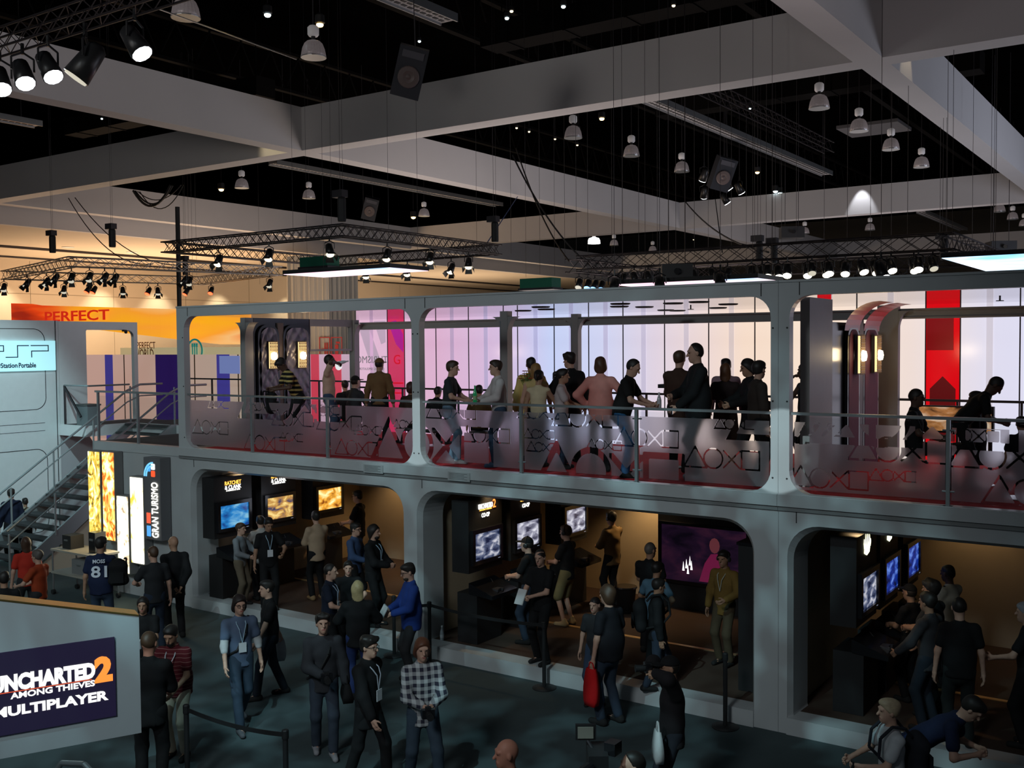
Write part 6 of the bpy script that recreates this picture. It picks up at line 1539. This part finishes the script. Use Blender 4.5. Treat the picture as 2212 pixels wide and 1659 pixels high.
person(1737, 786, 300, 'dark figure raising a hand to the chin behind the double pillar', ('tank', BK), ('trousers', BK), ('mid', HB), 'dark', z0=D, Y=2.4, arms=('chin', 'bent'), fine=1.1)
person(1980, 840, 80, 'seated man in black shirt before the right wall lamps', ('polo', BK), ('trousers', BK), ('buzz', HB), 'dark', z0=D, Y=1.6, sit=True, arms=('bent', 'bent'))
person(2108, 846, 260, 'seated dark figure before the red and white wall', ('tee', BK), ('trousers', BK), ('short', HB), 'dark', z0=D, Y=2.2, sit=True, fine=1.1)
person(2166, 820, 95, 'man in black bending far over the seated figure', ('tee', BK), ('jeans', BK), ('buzz', HB), 'dark', z0=D, Y=1.7, lean=.72, head=(0, 30), arms=('low', 'low'), h=1.8)
person(2206, 900, 200, 'person sitting low behind the rail beside the bending man', ('tee', BK), ('jeans', BK), ('short', HB), 'tan', z0=D, h=1.5, Y=1.2, sit=True, fine=1.2)
# seats for the people sitting on the deck
def stool(x, y, z0, hh, label):
    t = thing('bar_stool', label, 'stool', (x, y, z0))
    MB().lathe([(.17, hh-.06), (.19, hh-.03), (.18, hh), (.02, hh+.005)], n=18).build('seat', mat('stool_seat', (.03, .03, .03), .4), t, True); MB().tube((0, 0, .02), (0, 0, hh-.05), .03, 10).build('column', METAL, t); MB().lathe([(.22, 0), (.22, .012), (.05, .03)], n=20).build('base', METAL, t)
SEATN = {'seated person with black hair half': 'low round stool partly hidden beside the drinking man', 'seated man in dark cap': 'low round stool under the man in dark cap', 'seated person with long dark': 'low round stool behind the first middle pillar', 'seated dark figure hunched': 'low round stool under the hunched dark figure', 'seated person with black hair between': 'low round stool between the two men talking', 'seated man in black shirt': 'low round stool under the seated man in black shirt', 'seated dark figure before': 'low round stool under the figure before the red wall', 'person sitting low': 'low round stool beside the bending man'}
for o in [o for o in list(COL.objects) if o.get('category') == 'person']:
    for k_, lab in SEATN.items():
        if o['label'].startswith(k_): stool(o.location.x, o.location.y, D, .372*[q for q in PEOPLE if q[0] == o['label']][0][2]/1.75, lab)
# display table with a food picture on the right of the deck
P = ony(2060, 880, 3.2); t = thing('picture_table', 'lit display panel with a brown food picture on the deck', 'display', (P[0], 3.2, D))
MB().box(-.5, .55, -.05, .05, .62, 1.02).build('housing', BLACK, t); MB().box(-.47, .52, -.06, -.05, .65, 1.0).build('picture', screen_mat('food_picture', S(60, 30, 15), S(180, 120, 70), S(235, 215, 190), .8, 6), t)
for x in (-.45, .5): MB().tube((x, 0, 0), (x, 0, .62), .03, 8).build('leg', DARKM, t)
t = thing('camera_tripod_tray', 'small dark tray on a stand beside the man in brown', 'stand', tuple(ony(1448, 838, 1.9))[:2]+(D,))
zz = ony(1448, 838, 1.9)[2]-D
MB().tube((0, 0, 0), (0, 0, zz), .02, 8).build('pole', BLACK, t); MB().box(-.16, .16, -.12, .12, zz, zz+.06).build('tray', BLACK, t); MB().lathe([(.2, 0), (.2, .015), (.03, .03)], n=16).build('base', BLACK, t)

# ---- lower bays
LAN = lanyard((.35, .5, .62))
person(520, 1130, 60, 'man in grey sweater and khaki trousers playing in the first bay', ('long', (.20, .22, .24)), ('trousers', (.16, .13, .09)), ('short', HBR), 'light', z0=F, h=1.57, arms=('bent', 'bent'))
person(562, 1114, 200, 'man in pale shirt facing the sandy canyon kiosk', ('shirt', (.42, .40, .38)), ('trousers', BK), ('short', HB), 'light', z0=F, h=1.635, arms=('bent', 'bent'))
person(582, 1120, 10, 'man in black t-shirt with a pale lanyard and badge', ('tee', BK), ('jeans', BK), ('short', HB), 'tan', z0=F, h=1.73, belly=.04, arms=('bent', 'down'), head=(10, 20), extra=(LAN,))
person(682, 1104, 205, 'man in beige shirt and dark trousers facing the kiosks', ('shirt', (.42, .30, .20)), ('trousers', BK), ('short', HB), 'light', z0=F, h=1.72, arms=('front', 'front'), shoes=(.3, .2, .1))
person(772, 1060, 250, 'dark-clad player standing before the fiery yellow screen', ('polo', BK), ('trousers', BK), ('short', HB), 'light', z0=F, h=1.82, arms=('front', 'front'), extra=(glasses,))
person(768, 1130, 60, 'man in blue denim shirt and glasses with a hand on his hip', ('shirt', (.05, .09, .19)), ('trousers', BK), ('short', HB), 'light', z0=F, h=1.66, arms=('hip', 'bent'), extra=(glasses,))
person(808, 1134, 65, 'bearded man in black jacket with a lanyard in the first bay', ('jacket', BK), ('jeans', BK), ('mid', HB), 'light', z0=F, h=1.78, arms=('front', 'front'), extra=(LAN, goatee(HB)))
person(1138, 1160, 250, 'player in dark cap and headset facing the snowy screen', ('tee', BK), ('jeans', (.03, .05, .08)), ('cap', BK), 'light', z0=F, arms=('front', 'front'), extra=(headset,))
person(1166, 1187, 320, 'man in black polo folding a brochure beside the barrier', ('polo', BK), ('trousers', BK), ('buzz', HB), 'light', z0=F, h=1.77, arms=('front', 'front'), belly=.03, head=(15, 5), extra=(hold('brochure', 'white brochure folded by the man in black polo', 'brochure', 0, b_paper(.16, .24), (.05, .03, .02)),))
person(1222, 1135, 240, 'player in black t-shirt and camouflage shorts wearing a headset', ('tee', BK), ('shorts', (.16, .13, .06)), ('short', HBR), 'light', z0=F, arms=('front', 'front'), shoes=(.42, .32, .18), extra=(headset,))
person(1320, 1105, 225, 'man in brown striped shirt wearing a headset by the tan wall', ('shirt', (.19, .12, .05)), ('trousers', BK), ('short', HB), 'tan', z0=F, h=1.78, arms=('front', 'front'), extra=(headset,))
person(1405, 1172, 165, 'man in black shirt with his back turned before the wide television', ('polo', BK), ('trousers', BK), ('buzz', HG), 'tan', z0=F, arms=('front', 'front'), head=(-30, 0))
person(1420, 1214, 150, 'man in light blue t-shirt standing in the middle bay', ('tee', (.10, .20, .28)), ('jeans', DG), ('short', HB), 'tan', z0=F, h=1.62, lean=.15, arms=('bent', 'hip'))
person(1563, 1190, 330, 'man in yellow-brown shirt with headphones beside the wide television', ('shirt', (.20, .12, .03)), ('trousers', (.08, .06, .035)), ('short', HB), 'tan', z0=F, arms=('bent', 'down'), extra=(headset, lanyard((.5, .5, .4), False)))
person(2048, 1220, 235, 'man in pale shirt with a bag strap facing the blue screens', ('tee', (.34, .32, .26)), ('jeans', DG), ('buzz', HB), 'dark', z0=F, arms=('front', 'front'), extra=(strap,))
person(2012, 1252, 245, 'dark-haired player half hidden behind the man in grey', ('tee', DG), ('jeans', BK), ('messy', HB), 'tan', z0=F, h=1.80, arms=('front', 'front'))
person(2004, 1280, 240, 'player in dark grey shirt holding a controller', ('shirt', (.045, .045, .05)), ('jeans', (.02, .028, .04)), ('short', HB), 'tan', z0=F, arms=('toss', 'toss'))
person(1965, 1262, 235, 'player in dark cap bent towards the pale blue screen', ('tee', BK), ('jeans', BK), ('cap', BK), 'tan', z0=F, h=1.60, lean=.0, arms=('front', 'front'))
person(2072, 1290, 190, 'broad man in black t-shirt seen from behind in the claw emblem bay', ('tee', BK), ('jeans', (.02, .025, .025)), ('buzz', HB), 'light', z0=F, h=1.80, belly=.03, arms=('down', 'down'), lean=.05)
person(2216, 1302, 260, 'person with grey hair beyond the broad man in the claw emblem bay', ('tee', BK), ('jeans', BK), ('short', (.35, .35, .38)), 'light', z0=F, arms=('bent', 'down'))

# ---- hall floor
person(218, 1160, 170, 'broad man in navy football jersey with a white number on his back', ('tee', (.012, .018, .05)), ('jeans', (.04, .06, .10)), ('short', HB), 'tan', h=1.85, belly=.04, arms=('down', 'bent'), head=(-30, 0), extra=(text_back([('MOSS', .11, .20, .065), ('81', -.06, .26, .20)], 1), carry('backpack', 'dark backpack slung over one shoulder of the jersey man', 'backpack', (.30, -.18, .26), b_backpack(BK))))
person(330, 1180, 195, 'man in charcoal t-shirt with forearm bent near the bald man', ('tee', (.022, .024, .027)), ('jeans', (.02, .03, .05)), ('buzz', HBR), 'light', h=1.78, arms=('bent', 'down'), head=(20, 0))
person(374, 1158, 195, 'bald man in black suit with hands clasped behind him', ('suit', BK), ('trousers', BK), ('bald', HB), 'tan', h=1.80, arms=('behind', 'behind'), head=(15, 0))
person(55, 1160, 195, 'woman in red top with long brown hair by the stairs', ('tee', (.50, .035, .02)), ('jeans', DG), ('long', (.06, .028, .015)), 'light', h=1.68)
person(80, 1188, 230, 'person in orange top with short hair beside the woman in red', ('tee', (.35, .05, .015)), ('jeans', DG), ('short', (.1, .08, .07)), 'light', h=1.62, arms=('bent', 'bent'))
person(8, 1235, 180, 'dark-haired head at the foot of the stairs behind the pale sign', ('tee', BK), ('jeans', BK), ('short', HB), 'tan', h=1.65)
person(308, 1290, 350, 'woman with long dark hair holding a pale cup beside the sign', ('tee', BK), ('jeans', DG), ('long', HB), 'tan', h=1.6, arms=('front', 'down'), extra=(hold('paper_cup', 'pale paper cup held by the long-haired woman', 'cup', 0, b_cup((.6, .65, .7)), (0, 0, .05)),))
person(24, 1056, 200, 'man in dark suit standing behind the stair handrail', ('suit', NV), ('trousers', BK), ('short', HB), 'light', h=1.75, head=(-40, 0))
person(54, 1076, 185, 'person in cream shirt standing behind the stair handrail', ('tee', (.45, .40, .30)), ('jeans', BK), ('short', HB), 'tan', h=1.45)
person(322, 1364, 170, 'man in black shirt with his back turned beside the sign panel', ('shirt', BK), ('trousers', BK), ('buzz', HBR), 'red', h=1.90, arms=('down', 'front'), head=(-20, 0))
person(366, 1354, 335, 'bearded man in maroon striped polo and khaki trousers leaning forward', ('polo', (.10, .012, .018), 'stripe', (.30, .14, .13, .12, 20.0)), ('trousers', (.50, .44, .34)), ('short', HB), 'tan', h=1.72, lean=.2, head=(0, 10), belly=.05, arms=('low', 'bent'), extra=(goatee(HB), lanyard((.6, .65, .7), False), wristwatch(1)))
person(517, 1286, 15, 'walking man in blue t-shirt over white sleeves with a badge', ('tee', (.10, .14, .22)), ('jeans', (.035, .055, .085)), ('mid', (.02, .012, .01)), 'light', h=1.80, arms=('down', 'swing'), legs=((.08, -.28, .14), (.08, .26)), shoes=(.10, .10, .11), extra=(LAN, sleeve_under((.55, .57, .58)), strap, glasses))
person(576, 1254, 280, 'man in black top walking with a pale carrier bag', ('tee', BK), ('jeans', (.015, .02, .03)), ('short', HB), 'light', h=1.72, arms=('swing', 'swingb'), legs=((.09, .22), (.09, -.22)), belly=.02, extra=(carry('carrier_bag', 'pale carrier bag hanging beside the man in black', 'bag', (.285, -.16, -.08), b_bag(.24, .34, .12, (.35, .36, .38)), pi/2),))
person(697, 1325, 5, 'man in grey jacket looking up with a camera and shoulder bag', ('jacket', (.040, .043, .050)), ('jeans', (.045, .06, .085)), ('messy', HB), 'light', h=1.78, arms=('down', 'front'), head=(0, -8), legs=((.09, .16), (.09, -.12)), shoes=(.3, .3, .32), extra=(strap, hold('camera', 'compact black camera in the hands of the man in grey jacket', 'camera', 1, b_camera, (0, 0, .0)), carry('shoulder_bag', 'black shoulder bag at the hip of the man in grey jacket', 'bag', (-.275, .06, .02), b_bag(.32, .24, .15, BK), pi/2)))
person(797, 1374, 55, 'man in black blazer with a lanyard walking across the carpet', ('suit', BK), ('trousers', BK), ('messy', HB), 'light', h=1.78, arms=('swingb', 'swing'), legs=((.08, .20), (.08, -.24)), shoes=(.4, .4, .42), extra=(lanyard((.45, .48, .55)), glasses))
person(912, 1380, 10, 'young man in plaid shirt and jeans carrying a black camera', ('shirt', (.50, .52, .53), 'plaid', (.03, .03, .05)), ('jeans', (.045, .07, .10)), ('mid', (.12, .04, .018)), 'light', h=1.78, arms=('front', 'front'), legs=((.16, .16), (.14, -.14)), extra=(hold('camera', 'black camera held at the waist of the man in plaid', 'camera', 1, b_camera, (.02, .05, -.02)),))
person(714, 1218, 75, 'man in navy polo talking beside the fair-haired woman', ('polo', (.012, .018, .035)), ('jeans', BK), ('buzz', HB), 'light', h=1.74, arms=('down', 'bent'), extra=(lanyard((.3, .35, .45)),))
person(752, 1212, 0, 'man in black polo facing the camera behind the fair-haired woman', ('polo', BK), ('jeans', BK), ('short', HB), 'light', h=1.60, arms=('bent', 'bent'))
person(772, 1255, 180, 'woman with fair hair and black coat seen from behind', ('jacket', BK), ('jeans', (.02, .035, .12)), ('long', HBL), 'light', h=1.72, arms=('bent', 'bent'))
person(878, 1218, 285, 'man in blue shirt and glasses reading a clipboard', ('shirt', (.016, .045, .22)), ('jeans', DG), ('short', HB), 'light', h=1.82, belly=.04, arms=('bent', 'front'), head=(0, 12), extra=(glasses, hold('clipboard', 'clipboard with white sheet held by the man in blue', 'clipboard', 0, b_paper(.22, .30, (.3, .32, .34)), (0, .06, .02)), goatee((.04, .03, .02))))
person(1312, 1264, 230, 'big man in black t-shirt and jeans with a red bag', ('tee', (.012, .012, .016)), ('jeans', (.03, .045, .07)), ('mid', HBR), 'light', h=1.88, belly=.06, arms=('down', 'down'), legs=((.12, .04), (.12, -.04)), extra=(carry('red_bag', 'long red gift bag hanging from the hand of the big man', 'bag', (-.29, .05, -.12), b_bag(.20, .50, .12, (.55, .01, .012)), pi/2),))
person(1285, 1290, 330, 'pale-faced man standing half hidden behind the big man', ('tee', DG), ('jeans', JN), ('buzz', HB), 'light', h=1.56)
person(1424, 1250, 95, 'man in black jacket with a backpack walking past the middle bay', ('jacket', BK), ('jeans', (.025, .035, .055)), ('short', HB), 'tan', z0=F, h=1.58, head=(20, 5), legs=((.09, .18), (.09, -.18)), extra=(carry('backpack', 'black backpack of the man walking past the middle bay', 'backpack', (0, -.25, .24), b_backpack(BK, True)),))
person(1446, 1418, 285, 'man in dark cap and hooded top filming with a small camera', ('jacket', (.018, .016, .018)), ('jeans', (.02, .022, .03)), ('cap', BK), 'tan', h=1.76, arms=('cam', 'cam'), extra=(hold('camera', 'small black camera raised by the man in dark cap', 'camera', 0, b_camera, (.05, .02, .02)), carry('carrier_bag', 'white carrier bag hanging from the arm of the filming man', 'bag', (-.24, .22, .18), b_bag(.20, .34, .10, (.6, .62, .62)))))
person(1094, 1597, 285, 'bald man in black suit on the carpet near the video rig', ('suit', BK), ('trousers', BK), ('bald', HB), 'red', h=1.76)
person(1366, 1624, 280, 'man with short dark hair filming with a shoulder camera rig', ('shirt', BK), ('trousers', BK), ('receding', HB), 'light', h=1.74, arms=('bent', 'reach'))
person(1920, 1510, 290, 'fair-haired youth in white shirt with a dark backpack', ('tee', (.50, .52, .54)), ('jeans', DG), ('short', (.40, .30, .19)), 'light', h=1.68, arms=('front', 'bent'), extra=(carry('backpack', 'dark backpack on the fair-haired youth', 'backpack', (.0, -.245, .24), b_backpack((.02, .022, .03), True)), hold('phone', 'dark phone in the hand of the fair-haired youth', 'phone', 0, b_phone(False))))
person(2120, 1515, 85, 'man in navy shirt and blue belt bending low beside the bay', ('tee', (.010, .014, .040)), ('jeans', (.015, .03, .10)), ('short', HB), 'light', h=1.8, lean=.95, head=(0, 20), arms=('low', 'low'))
# video rig at the bottom edge
P = onz(1290, 1625, 1.75); t = thing('video_rig', 'shoulder video rig with a small tilted monitor', 'camera', P)
R = Matrix.Rotation(radians(30), 3, 'Z')
MB().cbox((0, 0, -.05), .16, .32, .16, .6).build('body', BLACK, t); MB().lathe([(.05, 0), (.05, .16), (.06, .2)], (.05, -.2, -.05), 14, Matrix.Rotation(pi/2, 3, 'X')).build('lens', BLACKG, t)
mo = MB().cbox((-.12, .02, .14), .17, .03, .13, radians(35)).build('monitor', BLACK, t); MB().cbox((-.11, -.0, .14), .13, .012, .095, radians(35)).build('monitor_screen', mat('dim_screen', (.25, .24, .2), .3), mo)
MB().path([(-.1, .02, .07), (-.04, 0, .02), (0, 0, 0)], .014, 6).build('arm', DARKM, t); MB().cbox((.12, .05, .05), .10, .12, .10).build('battery', BLACKG, t)
# ---- queue barriers
def stanchion(x, y, label):
    t = thing('queue_post', label, 'barrier post', (x, y, 0))
    MB().lathe([(.18, 0), (.18, .012), (.05, .03)], n=24).build('base', BLACK, t, True); MB().tube((0, 0, .02), (0, 0, .96), .03, 12).build('pole', BLACK, t); MB().lathe([(.036, .90), (.038, .92), (.038, .99), (.03, 1.0)], n=14).build('belt_head', BLACK, t)
def belt(a, b, label):
    t = thing('queue_belt', label, 'barrier belt', (a[0], a[1], .945)); d = Vector((b[0]-a[0], b[1]-a[1], 0)); n_ = Vector((-d.y, d.x, 0)).normalized()*.003; vs = []; fs = []
    for i in range(13):
        u_ = i/12; c = d*u_+Vector((0, 0, -.05*4*u_*(1-u_)))
        for z in (-.025, .025):
            for s in (-1, 1): vs.append(c+n_*s+Vector((0, 0, z)))
    for i in range(12):
        k_ = 4*i; fs += [(k_, k_+4, k_+6, k_+2), (k_+1, k_+3, k_+7, k_+5), (k_+2, k_+6, k_+7, k_+3), (k_, k_+1, k_+5, k_+4)]
    MB().add(vs, fs).build('webbing', BLACK, t)
def top_at(x, y): return onz(x, y, 1.0)
posts = {'a': top_at(402, 1522), 'b': top_at(616, 1576), 'c': top_at(932, 1298), 'd': onz(1178, 1485, 0.0), 'e': onz(1574, 1565, 0.0), 'f': onz(860, 1413, 0.0)}
for k_ in 'cdef': posts[k_][1] = min(posts[k_][1], -.222)
stanchion(*posts['a'][:2], 'black belt barrier post beside the man in maroon polo'); stanchion(*posts['b'][:2], 'black belt barrier post beside the shadowed carpet seam, holding a taut belt'); stanchion(*posts['c'][:2], 'black belt barrier post beside the first lower column'); stanchion(*posts['d'][:2], 'black belt barrier post beside the man folding a brochure'); stanchion(*posts['e'][:2], 'black belt barrier post before the tall black cabinet'); stanchion(*posts['f'][:2], 'black belt barrier post beside the man in blue shirt')
belt(posts['a'], posts['b'], 'black belt stretched beside the man in maroon polo'); belt(posts['c'], posts['d'], 'black belt stretched in front of the middle bay'); belt(posts['f'], posts['c'], 'black belt stretched beside the man in blue shirt'); belt((1.6, -1.1), (3.3, -.9), 'black belt stretched across the front of the first bay') if False else None
# water bottle at the foot of the column
P = onz(955, 1383, Z_C); t = thing('water_bottle', 'clear water bottle standing at the foot of the first lower column', 'bottle', (P[0], P[1], Z_C+.10)); b_bottle((.4, .42, .45))(t)
# chrome hoop at the very front
P = onz(165, 1652, 1.1); t = thing('chrome_rail', 'bent chrome guard rail below the sign panel', 'rail', (P[0], P[1], 0))
MB().path([(-.35, -.05, .9), (-.25, 0, 1.06), (.05, .05, 1.1), (.25, .05, 1.02), (.3, .05, 0)], .028, 10).build('tube', METAL, t); MB().tube((-.35, -.05, 0), (-.35, -.05, .9), .028, 10).build('upright', METAL, t)
